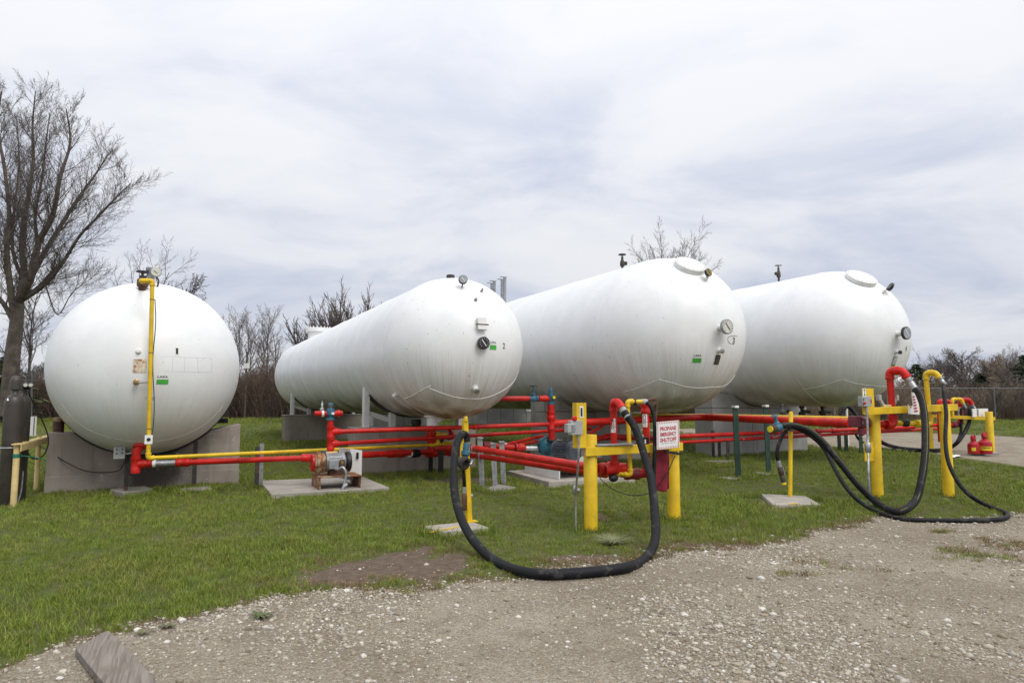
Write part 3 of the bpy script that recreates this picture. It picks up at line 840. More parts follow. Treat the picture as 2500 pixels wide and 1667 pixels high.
# tank 2 fittings
dial(t2, 2, 1176, 838, .115, .05, 'dial_black', 'dial_black', stem=.05)
lara(t2, 2, 1204, 843, .145, .165)
number(t2, 2, 1230, 844, '2', .05, .105, False)
C, R, L = TK[2]; p, n = on_tank(2, 1173, 795); u, v = tangent(n); q = p - C
b_ = part('bracket', MB().obox(q + n*.05 + v*.06, u, v, n, .085, .065, .05), 'frame_white', t2, local=True, bevel=.006)
part('bracket_lip', MB().obox(q + n*.07 - v*.055, u, v, n, .085, .045, .02), 'frame_white', b_, local=True)
part('hinge_rod', MB().cyl(q + n*.09 - u*.13 - v*.005, q + n*.09 + u*.12 - v*.005, .012, 8), 'rust_dark', b_, local=True)
plug(t2, 2, 1160, 948, .045, .07, 'white', 'galv'); plug(t2, 2, 945, 981, .045, .06, 'white', 'white')
plug(t2, 2, 1161, 733, .022, .03, 'steel'); plug(t2, 2, 1175, 712, .02, .04, 'steel')
dial(t2, 2, 1127, 706, .085, .02, 'dark_steel', 'dial_grey', Vector((-.25, -1, .15)), .02).hide_render = False
for o in [o for o in t2.children if o.name.startswith('gauge')][-1:]:
    for ch in o.children: ch.location = (.02, 0, .155)
    part('gauge_stem', MB().tube([on_tank(2, 1127, 706)[0] - C2, on_tank(2, 1127, 706)[0] - C2 + Vector((.02, -.02, .14))], .012, 8), 'dark_steel', t2, local=True)
top = Vector((0, .15, R2)); part('relief_stub', MB().lathe(top - Z3*.03, Z3, [(.075, 0), (.075, .05), (.085, .055), (.085, .13), (.07, .14)], 18), 'dark_steel', t2, local=True)
mwc = Vector((0, 14.6, R2))
g = part('manway', MB().lathe(mwc - Z3*.1, Z3, [(.40, 0), (.40, .36), (.51, .365), (.51, .42), (.505, .425), (.505, .435), (.51, .44), (.51, .5), (.5, .51)], 40), 'white', t2, local=True, label='white flanged manway neck on the far top')
for k in range(20):
    a = 6.2832*k/20; part('bolt', MB().lathe(mwc + Vector((.46*math.cos(a), .46*math.sin(a), .22)), Z3, [(.02, 0), (.02, .05), (.028, .051), (.028, .19), (.018, .2), (.018, .25)], 6), 'white', g, local=True)
part('relief_stub', MB().tube([(-.35, L2 + .7, 1.18), (-.42, L2 + .75, 1.4), (-.3, L2 + .7, 1.46)], .05, 8), 'dark_steel', t2, local=True)
plug(t2, 2, 1053, 1022, .11, .16, 'white', d=-Z3); plug(t2, 2, 1070, 1022, .06, .05, 'white', d=-Z3)
# tank 3 fittings
dial(t3, 3, 1757, 800, .15, .17, 'steel', 'glass_dial', stem=.06)
lara(t3, 3, 1702, 875, .19, .185)
number(t3, 3, 1791, 832, '3', .07, .14, False)
surf_line(t3, 3, [(1800,821), (1790,820), (1778,823), (1778,834), (1785,840)], .005, 'ink', 'tape_residue', 3)
plug(t3, 3, 1755, 855, .04, .07, 'white', 'galv')
mb = MB(); dec_rect(mb, 3, 1751, 878, .13, .20, .006); s_ = part('data_plate', mb, 'dark_steel', t3, local=True)
mb = MB(); [dec_rect(mb, 3, 1751, 878, .09, .012, .009, 0, -.06 + .03*k) for k in range(5)]; part('print', mb, 'steel', s_, local=True)
manway(t3, 3, 1684, 651, .33)
g = dial(t3, 3, 1722, 684, .085, .08, 'dial_black', 'brass', Vector((.1, -1, .2)), .03)
for ch in g.children: ch.location = (0, 0, .09)
valve_top(t3, (0, 13.4 - C3.y, R3), .44, 'dark_steel', 'black')
for k in range(4):
    b = Vector((.1*(k % 2) - .05, 20.0 - C3.y + (.42*k), R3 - .03)); h = .98
    g = part('vent_stack', MB().lathe(b, Z3, [(.09, 0), (.09, .06), (.05, .065), (.05, h), (.042, h)], 12), 'steel', t3, local=True)
    part('rain_cap', MB().obox(b + Z3*(h + .01) - X3*.05, X3, Y3, Z3, .12, .05, .008), 'steel', g, local=True)
# tank 4 fittings
dial(t4, 4, 2190, 815, .155, .2, 'dial_black', 'dial_grey', stem=.06)
plug(t4, 4, 2187, 858, .04, .09, 'white', 'dark_steel')
mb = MB(); dec_rect(mb, 4, 2184, 880, .15, .22, .006); s_ = part('data_plate', mb, 'dial_grey', t4, local=True)
mb = MB(); [dec_rect(mb, 4, 2184, 880, .11, .013, .009, 0, -.075 + .03*k) for k in range(6)]; part('print', mb, 'label_white', s_, local=True)
mb = MB(); dec_rect(mb, 4, 2178, 897, .15, .15, .005); s_ = part('warning_sticker', mb, 'yellow_label', t4, local=True)
mb = MB(); dec_rect(mb, 4, 2178, 897, .13, .025, .008, 0, .055); part('print', mb, 'ink', s_, local=True)
number(t4, 4, 2212, 851, '4', .07, .15, False)
manway(t4, 4, 2102, 681, .37)
g = dial(t4, 4, 2155, 715, .11, .1, 'dial_black', 'glass_dial', Vector((.75, -.45, -.5)), .03)
p, n = on_tank(4, 2155, 715)
for ch in g.children: ch.location = (.16, 0, .1)
part('gauge_stem', MB().tube([p - C4 + n*.05, p - C4 + n*.1 + Vector((.1, 0, .06))], .02, 8), 'dark_steel', t4, local=True)
valve_top(t4, (0, 13.7 - C4.y, R4), .52, 'dark_steel', 'steel', -1)
for k, (dx, dy) in enumerate(((-.1, 1.0), (.35, .7), (-.5, 1.3))):
    part('bottom_valve', MB().lathe((dx, dy, -math.sqrt(R4**2 - dx*dx) + .02), -Z3, [(.07, 0), (.07, .07), (.045, .08), (.045, .16), (.09, .17), (.1, .24), (.07, .3), (.04, .32)], 12), 'dark_steel' if k < 2 else 'galv', t4, local=True)
    part('bottom_pipe', MB().tube([(dx, dy, -R4 - .12), (dx + .3, dy, -R4 - .15)], .045, 8), 'dark_steel', t4, local=True)

# ------------------------------------------------------------------ concrete supports
def saddle_poly(cx, cz, R, x0, x1, zt0, zt1, zb):
    """front outline of a wall with a circular bite for the tank (x,z)"""
    pts = [(x0, zb), (x1, zb), (x1, zt1)]
    n = 26; arc = []
    for k in range(n + 1):
        a = math.radians(-10 - 160*k/n); x = cx + R*math.cos(a); z = cz + R*math.sin(a)
        lim = zt1 + (zt0 - zt1) * (x - x1) / (x0 - x1)
        if z < lim and x0 + .02 < x < x1 - .02: arc.append((x, z))
    return pts + arc + [(x0, zt0)]
def wall_part(r, name, poly, y0, y1, mat, bevel=.012):
    mb = MB(); mb.prism(poly, (0, y0, 0), X3, Z3, Y3, y1 - y0); return part(name, mb, mat, r, bevel=bevel, smooth=False)
pl1 = thing('concrete_saddle', 'stained brown concrete saddle wall under the end-on tank at the left', 'tank support', (-.537, 14.2, 0), 'concrete tank supports')
wall_part(pl1, 'saddle_wall', saddle_poly(C1.x, C1.z, R1 + .05, at(108,1200,y=13.9).x, at(582,1188,y=13.9).x, at(120,1055,y=13.9).z, at(581,1035,y=13.9).z, -.3), 13.9, 14.5, 'concrete_stained')
part('lower_pour', MB().box((at(108,1200,y=13.9).x - .006, 13.893, -.3), (at(582,1188,y=13.9).x + .006, 14.507, .30)), 'concrete_stained', pl1, bevel=.01, smooth=False)
mb = MB(); n = 30; pts = [(C1.x + (R1 + .022)*math.cos(math.radians(-25 - 130*k/n)), 13.9, C1.z + (R1 + .022)*math.sin(math.radians(-25 - 130*k/n))) for k in range(n + 1)]
for a, b in zip(pts[:-1], pts[1:]): mb.bar(Vector(a) + Y3*.28, Vector(b) + Y3*.28, .64, .03, Y3.cross(Vector(b) - Vector(a)))
part('bearing_felt', mb, 'black', pl1)
pl1b = thing('concrete_saddle', 'concrete saddle wall under the far end of the end-on tank', 'tank support', (-.537, 25, 0), 'concrete tank supports')
wall_part(pl1b, 'saddle_wall', saddle_poly(C1.x, C1.z, R1 + .02, C1.x - 1.5, C1.x + 1.5, 1.1, 1.1, -.3), 25, 25.6, 'concrete_brown')
NOGRASS.append((-2.15, 1.1, 13.85, 14.6))
def steel_saddle(name, label, y, zt, half, i, ydeep, mat, posts=True):
    C, R, L = TK[i]; g0 = gz(C.x, y)
    r = thing(name, label, 'tank support', (C.x, y, g0), 'concrete tank supports')
    w = part('base_wall', MB().box((C.x - half, y, g0 - .4), (C.x + half, y + ydeep, zt)), mat, r, bevel=.012)
    part('coping', MB().box((C.x - half - .02, y - .02, zt + .002), (C.x + half + .02, y + ydeep + .02, zt + .035)), 'concrete', r, bevel=.006)
    z0 = zt + .035; yc = y + ydeep*.45
    for dx in (-1.12, -.52, .52, 1.12):
        zz = C.z - math.sqrt(max(.02, R*R - dx*dx)) + (.30 if abs(dx) > 1 else .03)
        part('post', MB().box((C.x + dx - .06, yc - .1, z0), (C.x + dx + .06, yc + .1, zz)), 'frame_white', r, bevel=.004)
    n = 22; mb = MB()
    for k in range(n):
        a0 = math.radians(-40 - 100*k/n); a1 = math.radians(-40 - 100*(k+1)/n)
        A = Vector((C.x + (R+.014)*math.cos(a0), yc, C.z + (R+.014)*math.sin(a0))); B = Vector((C.x + (R+.014)*math.cos(a1), yc, C.z + (R+.014)*math.sin(a1)))
        mb.bar(A, B, .34, .022, Y3.cross(B - A))
    part('wear_plate', mb, 'dark_steel', r)
    for s in (-1, 1):
        part('brace', MB().bar((C.x + s*1.1, yc, z0 + .33), (C.x + s*.5, yc, z0 + .12), .1, .06, Y3), 'frame_white', r)
    return r
zt2 = at(868, 1045, y=14.55).z
steel_saddle('tank_cradle', 'white steel cradle on a stained concrete wall under the near end of tank 2', 14.55, zt2 - .03, 1.42, 2, .62, 'concrete_brown')
steel_saddle('tank_cradle', 'white steel cradle on a dark concrete wall under the far end of tank 2', 25.4, at(700, 1015, y=25.4).z, 1.42, 2, .62, 'concrete_brown')
NOGRASS.append((3.4, 6.3, 14.5, 15.2))
def block_saddle(label, i, y, half, ztop, zjoint, mat, depth=.75, cut=True, cols=4):
    C, R, L = TK[i]; g0 = gz(C.x, y); r = thing('block_saddle', label, 'tank support', (C.x, y, g0), 'concrete tank supports')
    W = 2*half/cols
    for k in range(cols):      # lower course: upright blocks with open joints
        x0 = C.x - half + k*W
        part('block', MB().box((x0 + .006, y + .004*(k % 2), g0 - .3), (x0 + W - .006, y + depth, zjoint - .008)), mat, r, bevel=.012, smooth=False)
    full = saddle_poly(C.x, C.z, R + .03, C.x - half, C.x + half, ztop, ztop, zjoint + .008)
    for s in (-1, 1):
        sub = [(x, z) for x, z in full if (x - C.x)*s > -.0001]
        mid = C.x; zm = max(zjoint + .02, C.z - R - .03)
        P = [(mid + s*.006, zjoint + .008)] + [(x, z) for x, z in (sub if s > 0 else sub)]
        if s > 0: poly = [(mid + .006, zjoint + .008), (C.x + half, zjoint + .008), (C.x + half, ztop)] + [(x, z) for x, z in full if x > mid + .03 and z > zjoint + .01 and x < C.x + half - .01] + [(mid + .006, zm)]
        else: poly = [(C.x - half, zjoint + .008), (mid - .006, zjoint + .008), (mid - .006, zm)] + [(x, z) for x, z in full if x < mid - .03 and z > zjoint + .01 and x > C.x - half + .01] + [(C.x - half, ztop)]
        wall_part(r, 'saddle_block', poly, y + .012, y + depth - .02, mat)
    NOGRASS.append((C.x - half - .05, C.x + half + .05, y - .05, y + depth + .05))
    return r
b3 = block_saddle('grey concrete block saddle under tank 3 behind the blue valve pump', 3, 14.7, 1.5, at(1345,967,y=14.7).z, at(1345,1005,y=14.7).z, 'concrete')
part('shim_plate', MB().box(at(1372,965,y=14.66), at(1400,961,y=14.66) + Y3*.5), 'black', b3)
b4 = block_saddle('pale grey concrete block saddle under tank 4 behind the green posts', 4, 14.5, 1.9, at(1760,958,y=14.5).z, at(1760,996,y=14.5).z, 'concrete_pale', cols=5)
block_saddle('distant concrete block saddle under the far end of tank 3', 3, 31.2, 1.5, 2.0, 1.4, 'concrete_pale')
block_saddle('distant pale block saddle under the far end of tank 4', 4, 31.7, 1.9, 2.3, 1.7, 'concrete_pale', cols=5)
# ------------------------------------------------------------------ pipework helpers
def elbow(par, a, b, c, r, mat, k=1.22):
    a, b, c = Vector(a), Vector(b), Vector(c); e = r*2.6
    p = b + (a - b).normalized()*e; q = b + (c - b).normalized()*e
    pts = bend([p, b, q], e*.8, 7); mb = MB().tube(pts, r*k, 16)
    mb.lathe(p, (b - p), [(r*k*1.09, 0), (r*k*1.12, .01), (r*k*1.12, r*.7), (r*k*1.0, r*.85)], 16); mb.lathe(q, (b - q), [(r*k*1.09, 0), (r*k*1.12, .01), (r*k*1.12, r*.7), (r*k*1.0, r*.85)], 16)
    return part('elbow', mb, mat, par)
def run(par, pts, r, mat, ell=True, rad=None, name='pipe'):
    pts = [Vector(p) for p in pts]
    o = part(name, MB().tube(bend(pts, rad or r*2.0), r, 16), mat, par)
    if ell:
        for i in range(1, len(pts) - 1): elbow(par, pts[i-1], pts[i], pts[i+1], r, mat)
    return o
def coupling(par, p, d, r, mat, L=None, k=1.28, name='coupling', seg=16):
    L = L or r*2.2; d = Vector(d).normalized(); p = Vector(p) - d*L/2
    return part(name, MB().lathe(p, d, [(r*k*.96, 0), (r*k, L*.08), (r*k, L*.3), (r*k*.93, L*.36), (r*k*.93, L*.64), (r*k, L*.7), (r*k, L*.92), (r*k*.96, L)], seg), mat, par)
def tee(par, p, d, b, r, mat, k=1.24):
    p = Vector(p); d = Vector(d).normalized(); b = Vector(b).normalized(); h = r*2.0
    mb = MB().lathe(p - d*h, d, [(r*k*1.06, 0), (r*k*1.08, r*.6), (r*k, r*.8), (r*k, 2*h - r*.8), (r*k*1.08, 2*h - r*.6), (r*k*1.06, 2*h)], 16)
    mb.lathe(p, b, [(r*k, 0), (r*k, h - r*.6), (r*k*1.08, h - r*.5), (r*k*1.06, h)], 16); return part('tee', mb, mat, par)
def flange(par, p, d, r, mat, t=.03, bolts=6, name='flange'):
    p = Vector(p); d = Vector(d).normalized(); g = part(name, MB().lathe(p - d*t/2, d, [(r, 0), (r, t)], 20), mat, par); u, v = frame_of(d); mb = MB()
    for k in range(bolts): a = 6.2832*k/bolts; mb.lathe(p + (u*math.cos(a) + v*math.sin(a))*r*.8 - d*(t/2 + .012), d, [(.01, 0), (.01, t + .024)], 6)
    part('bolts', mb, mat, g); return g
def handwheel(par, p, d, rad, mat):
    p = Vector(p); d = Vector(d).normalized(); u, v = frame_of(d); n = 18
    mb = MB().tube([p + (u*math.cos(6.2832*k/n) + v*math.sin(6.2832*k/n))*rad for k in range(n)], rad*.13, 6, close=True)
    for k in range(3): a = 2.094*k; mb.cyl(p, p + (u*math.cos(a) + v*math.sin(a))*rad, rad*.1, 6)
    return part('handwheel', mb, mat, par)
def globe_valve(par, p, d, r, mat, stem=Z3, h=.2, wheel='black', wr=.07):
    """pipe valve: barrel body with end hexes, bonnet, stem and handwheel"""
    p = Vector(p); d = Vector(d).normalized(); s = Vector(stem).normalized()
    g = part('valve', MB().lathe(p - d*r*2.2, d, [(r*1.3, 0), (r*1.3, r*.8), (r*1.05, r*.9), (r*1.6, r*1.8), (r*1.6, r*2.6), (r*1.05, r*3.5), (r*1.3, r*3.6), (r*1.3, r*4.4)], 16), mat, par)
    part('bonnet', MB().lathe(p, s, [(r*1.15, 0), (r*1.15, r*1.7), (r*1.35, r*1.75), (r*1.35, r*2.1), (r*.6, r*2.3), (r*.5, h*.75), (r*.28, h*.77), (r*.28, h)], 14), mat, g)
    handwheel(g, p + s*h, s, wr, wheel); return g
def pipe_tag(par, x, y, z0, z1, r, s):
    """white printed band wrapped on the side of an upright pipe that faces the yard"""
    f = Vector((-x, -y, 0)).normalized(); u = f.cross(Z3); u = Vector((-u.x, -u.y, 0)) if u.dot(X3) < 0 else u
    f_a = math.atan2(f.y, f.x)
    def pt(a, z, rr): return (x + rr*math.cos(f_a + a), y + rr*math.sin(f_a + a), z)
    mb = MB(); k = 8; A = .75
    vs = [pt(-A + 2*A*i/k - .25, z, r + .002) for z in (z0, z1) for i in range(k + 1)]
    mb.add(vs, [(i, i+1, k+2+i, k+1+i) for i in range(k)]); t = part('pipe_label', mb, 'label_white', par)
    vs, fs = text_geo(s); h = (z1 - z0)*.86; zc = (z0 + z1)/2
    part('lettering', MB().add([pt(-.25 - b*1.15, zc + a*h, r + .004) for a, b in vs], fs), 'ink_red' if par.name.startswith('x') else 'ink', t)
def strut(label, p, h, mat='dark_steel', w=.045, lean=(0, 0), group='pipe support posts', name='support_post', cap=None, pad=None):
    p = Vector(p); FEET.append(p); r = thing(name, label, 'post', p, group); top = p + Vector((lean[0], lean[1], h)); d = top - p
    mb = MB(); 
    for s in (-1, 1): mb.bar(p + X3*s*w*.42 - d*.02, top + X3*s*w*.42, w*.2, w*.8, X3)
    n = max(2, int(h/.075))
    for k in range(n):
        c = p + d*((k + .5)/n); mb.obox(c + Y3*w*.1, X3, Y3, Z3, w*.36, w*.14, .024)
    part('channel', mb, mat, r)
    if cap: part('top_cap', MB().box(top + Vector((-w*.6, -w*.6, -.01)), top + Vector((w*.6, w*.6, .035))), cap, r)
    return r
def pad_thing(label, poly, h, mat='pad', group='concrete pads'):
    xs = [p[0] for p in poly]; ys = [p[1] for p in poly]; c = Vector((sum(xs)/len(xs), sum(ys)/len(ys), 0)); z0 = gz(c.x, c.y)
    mb = MB().prism([(x, y) for x, y in poly], (0, 0, z0 - .15), X3, Y3, Z3, .15 + h)
    o = part('concrete_pad', mb, mat, bevel=.012, smooth=False); o['label'] = label; o['category'] = 'concrete pad'; o['group'] = group
    NOGRASS.append((min(xs) - .02, max(xs) + .02, min(ys) - .02, max(ys) + .02)); return o
def quad_pad(label, pts, h, **k): return pad_thing(label, [(p.x, p.y) for p in pts], h, **k)

# ------------------------------------------------------------------ tank 1 lines
yl = thing('vapor_pipe', 'yellow vapor pipe dropping down the face of the end-on tank and running right', 'pipe', (-.4, 12.0, .7))
n0, nn = on_tank(1, 347, 707)
A0 = at(347, 690, y=13.15); A1 = at(346, 686, y=12.04); A2 = at(372, 685, y=12.04); A3 = at(362, 1118, y=12.04)
B1 = at(1052, 1086, y=13.75)
run(yl, [A0, A1, A2, A3, B1], .032, 'yellow')
for z in (3.2, 1.15, 2.35): part('joint_ring', MB().lathe(A3.lerp(A2, (z - A3.z)/(A2.z - A3.z)), Z3, [(.034, 0), (.034, .012)], 16), 'rust_dark', yl)
q = A3.lerp(A2, .1); part('id_tag', MB().box(q + Vector((-.055, -.04, -.06)), q + Vector((.055, -.034, .08))), 'label_white', yl)
part('tag_mark', MB().lathe(q + Vector((0, -.041, .01)), -Y3, [(.03, 0), (.022, .01)], 10), 'ink', yl)
q = A3.lerp(A2, .33); part('pipe_clamp', MB().bar(q + Vector((-.07, .03, 0)), q + Vector((.07, .03, 0)), .04, .05, Z3), 'galv', yl)
part('sense_line', MB().tube(smooth_path([A2 + Vector((.05, 0, -.3)), A2 + Vector((.075, .0, -.7)), A2 + Vector((.06, 0, -1.3)), A3 + Vector((.05, 0, .8)), A3 + Vector((.04, 0, .3))]), .008, 6), 'dark_steel', yl)
tv = thing('tank_valve', 'black handwheel valve and pale dial on top of the end-on tank', 'valve', n0)
part('valve_body', MB().lathe(n0 - nn*.03, Z3, [(.06, 0), (.06, .06), (.09, .09), (.085, .2), (.06, .22)], 16), 'rust_dark', tv)
part('bonnet', MB().lathe(A0 + Z3*.02, Z3, [(.05, 0), (.05, .1), (.02, .11), (.02, .17)], 12), 'dark_steel', tv)
handwheel(tv, A0 + Z3*.19, Z3, .095, 'black')
q = at(366, 676, y=13.2); part('relief_valve', MB().lathe(q - Z3*.34, Z3, [(.05, 0), (.05, .3), (.08, .31), (.08, .35), (.055, .36), (.055, .44), (.07, .45), (.07, .5)], 16), 'steel', tv)
q = at(380, 665, y=13.0); gg = part('gauge', MB().lathe(q, Vector((.15, -1, 0)), [(.085, 0), (.088, .01), (.088, .05), (.078, .055)], 24), 'steel', tv)
part('dial_face', MB().lathe(q + Vector((.15, -1, 0)).normalized()*.05, Vector((.15, -1, 0)), [(.076, 0), (.076, .009)], 24), 'glass_dial', gg)
part('needle', MB().bar(q + Vector((-.03, -.068, .02)), q + Vector((.03, -.06, -.02)), .01, .004), 'ink', gg)
part('gauge_pipe', MB().tube(smooth_path([q + Vector((.0, .02, -.05)), q + Vector((.05, .05, -.15)), q + Vector((0, .1, -.3)), q + Vector((-.1, .1, -.28))]), .014, 8), 'dark_steel', tv)
part('wire_loop', MB().tube(smooth_path([A0 + Vector((.03, -.3, -.2)), A0 + Vector((.05, -.33, -.3)), A0 + Vector((.12, -.36, -.31)), A0 + Vector((.19, -.33, -.2)), A0 + Vector((.12, -.3, -.15)), A0 + Vector((.03, -.3, -.18))]), .005, 6), 'dark_steel', tv)
rl = thing('liquid_pipe', 'red liquid pipe from under the end-on tank to the first pump', 'pipe', (-.6, 12.9, .4))
n0, nn = on_tank(1, 341, 1087); E0 = Vector((n0.x, 13.0, n0.z + .01)); E0 = at(333, 1100, y=12.95); E1 = at(328, 1150, y=12.95); E1.x = E0.x
run(rl, [n0, E0, E1], .057, 'red'); T0 = Vector((E0.x, E0.y, at(328, 1133, y=12.95).z)); P1 = at(768, 1117, y=12.42)
part('cap', MB().lathe(E1 + Z3*.06, -Z3, [(.07, 0), (.076, .01), (.076, .09), (.06, .1)], 16), 'red', rl)
tee(rl, T0, Z3, X3, .057, 'red'); dirp = (P1 - T0).normalized()
part('pipe', MB().tube([T0, P1], .05, 16), 'red', rl)
L = (P1 - T0).length
def on(t): return T0 + dirp*t
part('sleeve', MB().lathe(on(.27), dirp, [(.058, 0), (.058, .34)], 16), 'galv', rl); part('sleeve_band', MB().lathe(on(.26), dirp, [(.062, 0), (.062, .05)], 16), 'label_white', rl)
coupling(rl, on(.72), dirp, .057, 'red', .2); coupling(rl, on(.17), dirp, .052, 'red', .12)
part('joint_ring', MB().lathe(on(1.6), dirp, [(.052, 0), (.052, .012)], 16), 'rust_dark', rl)
flange(rl, n0 + nn*.03, nn, .1, 'red')
coupling(rl, on(L - .12), dirp, .06, 'red', .2); part('strainer_band', MB().lathe(on(L - .04), dirp, [(.085, 0), (.085, .08)], 16), 'dark_steel', rl)
bx = thing('junction_box', 'small grey junction box on a dark post in front of the end-on tank', 'electrical box', G(316, 1196))
p = at(314, 1046, y=13.3); b0 = Vector((p.x, 13.3, 0)); part('post', MB().box(b0 + Vector((-.03, 0, -.1)), Vector((p.x + .03, 13.34, p.z))), 'dark_steel', bx)
c = at(292, 1105, y=13.1); q = part('box', MB().box(c + Vector((-.085, -.06, -.1)), c + Vector((.085, .06, .1))), 'grey_box', bx, bevel=.008)
part('cable_gland', MB().cyl(c + Vector((.085, 0, -.02)), c + Vector((.2, .0, -.01)), .022, 10), 'galv', bx)
mb = MB(); [mb.box(c + Vector((x, -.066, z)), c + Vector((x + .022, -.058, z + .022))) for x, z in ((-.05, -.02), (.03, -.01), (.03, .05), (-.05, .05))]; part('screw_heads', mb, 'ink', bx)
quad_pad('small concrete slab under the dark post by the end-on tank', [G(268,1204), G(300,1213), G(372,1202), G(345,1192)], .07)
strut('perforated dark post before the end-on tank saddle', G(473, 1192), at(473,1085,y=13.6).z + .05, 'dark_steel')
quad_pad('thin concrete slab under the perforated dark post', [G(435,1196), G(455,1205), G(520,1195), G(500,1188)], .03)
strut('left of two slotted posts carrying pipes between tanks 1 and 2', G(626, 1192), at(626,1090,y=13.2).z, 'dark_steel')
strut('right of two slotted posts carrying pipes between tanks 1 and 2', G(636, 1191), at(634,1082,y=13.2).z, 'steel')
# oddments on the first saddle
p = at(142, 1056, y=14.2); o = thing('rusty_pipe_stub', 'short rusty capped pipe standing on the left saddle wall', 'pipe', p)
part('pipe', MB().lathe(p - Z3*.02, Z3, [(.085, 0), (.085, .2), (.078, .21)], 18), 'rust_dark', o); part('cap', MB().lathe(p + Z3*.19, Z3, [(.09, 0), (.09, .06), (.05, .08)], 18), 'rust', o)
p = at(537, 1030, y=14.25); o = thing('rubber_block', 'black rubber block wedged on the right end of the saddle wall', 'block', p)
part('block', MB().box(p + Vector((-.12, -.1, -.02)), p + Vector((.14, .2, .07))), 'rubber', o, bevel=.012); part('wedge', MB().prism([(-.24, -.06), (-.1, -.06), (-.1, .05)], p, X3, Z3, Y3, .14), 'rubber', o)

# ------------------------------------------------------------------ gas cylinders and rail at far left
def gas_cyl(px, y, ztop, label, rad=.135):
    b = at(px, 1100, y=y); b.z = gz(b.x, b.y); h = ztop - .30
    r = thing('gas_cylinder', label, 'gas cylinder', b, 'tall brown gas cylinders'); prof = [(rad*.9, 0), (rad, .03), (rad, h - .15)]
    prof += [(rad*math.cos(a)*.6 + rad*.4, h - .15 + .15*math.sin(a)) for a in (.3, .6, .9, 1.2, 1.45)]
    part('body', MB().lathe(b, Z3, prof + [(.045, h + .03), (.045, h + .1)], 32), 'cyl_brown', r)
    return r, b, h
r_, b, h = gas_cyl(28, 12.9, 1.985, 'nearer brown gas cylinder with a domed screw cap')
part('valve_cap', MB().lathe(b + Z3*(h + .08), Z3, [(.066, 0), (.078, .01), (.078, .13), (.072, .17), (.052, .205), (.012, .225)], 20), 'cyl_brown', r_)
part('shoulder_label', MB().obox(b + Vector((-.05, -.1, h - .07)), X3, Vector((0, .5, .86)), Vector((0, -.86, .5)), .03, .02, .004), 'label_white', r_)
part('hose_tail', MB().tube(smooth_path([b + Vector((.17, -.02, .5)), b + Vector((.16, -.02, .2)), b + Vector((.13, -.04, .03))]), .012, 6), 'steel', r_)
r_, b, h = gas_cyl(45, 13.35, 1.98, 'second brown gas cylinder with a black pressure regulator')
part('shoulder_label', MB().obox(b + Vector((.02, -.1, h - .07)), X3, Vector((0, .5, .86)), Vector((0, -.86, .5)), .03, .02, .004), 'label_white', r_)
g = part('regulator', MB().lathe(b + Vector((0, -.02, h + .16)), X3, [(.03, 0), (.06, .02), (.06, .1), (.03, .12), (.02, .16)], 14), 'black', r_)
for dx in (.06, .13):
    c = b + Vector((dx, -.1, h + .17)); gg = part('regulator_gauge', MB().lathe(c, -Y3, [(.034, 0), (.036, .03)], 16), 'dial_black', g); part('dial_face', MB().lathe(c - Y3*.03, -Y3, [(.03, 0), (.03, .004)], 16), 'glass_dial', gg)
hb = b + Vector((.1, -.02, h + .12))
cb = thing('black_cable', 'black cable hanging in a loop from the cylinder regulator', 'cable', hb)
part('cable', MB().tube(smooth_path([hb] + [at(*p, y=13.5) for p in ((72,965), (95,1010), (113,1050), (118,1080), (108,1108), (90,1120), (72,1112), (65,1090), (66,1078))], 6), .011, 6), 'black', cb)
cb = thing('black_cable', 'thin black cable swagged across the saddle wall to the junction box', 'cable', at(88,1083,y=13.6))
part('cable', MB().tube(smooth_path([at(88,1083,y=14.3), at(125,1105,y=14.0), at(165,1130,y=13.8), at(205,1148,y=13.75), at(245,1153,y=13.75), at(290,1148,y=13.6), at(305,1125,y=13.2)], 6), .008, 6), 'black', cb)
fr = thing('cylinder_rail', 'cream steel angle rail on two posts beside the gas cylinders', 'rail', (-2.3, 13.2, 0))
p0 = Vector((at(38, 1150, y=12.6).x, 12.6, 0)); p1 = Vector((-2.21, 14.46, 0)); z0 = .93
part('post', MB().cyl(p0 - Z3*.1, p0 + Z3*z0, .044, 16), 'cream', fr); part('post', MB().cyl(p1 - Z3*.1, p1 + Z3*.96, .038, 16), 'cream', fr)
mb = MB(); mb.box((p0.x - .06, 12.5, z0), (p0.x + .06, 16.6, z0 + .012)); mb.box((p0.x + .06, 12.5, z0 - .1), (p0.x + .072, 16.6, z0)); part('angle_rail', mb, 'cream', fr)
part('strap', MB().lathe(p0 + Z3*(z0 - .2), Z3, [(.047, 0), (.05, .02), (.048, .06)], 16), 'green_strap', fr); part('tie_rod', MB().cyl(p0 + Vector((0, 0, z0 - .05)), p0 + Vector((-.35, .05, z0 - .05)), .012, 8), 'galv', fr)
part('strap_tail', MB().tube([p0 + Vector((.05, 0, z0 - .17)), p0 + Vector((.2, .1, z0 - .2)), p0 + Vector((.35, .3, z0 - .28))], .008, 6), 'green_strap', fr)
c = at(80, 1040, y=14.4); mk = part('marker', MB().box(c + Vector((-.055, -.01, -.17)), c + Vector((.055, .0, .17))), 'label_white', fr); part('stripe', MB().box(c + Vector((.012, -.014, -.16)), c + Vector((.024, -.011, .16))), 'ink', mk)

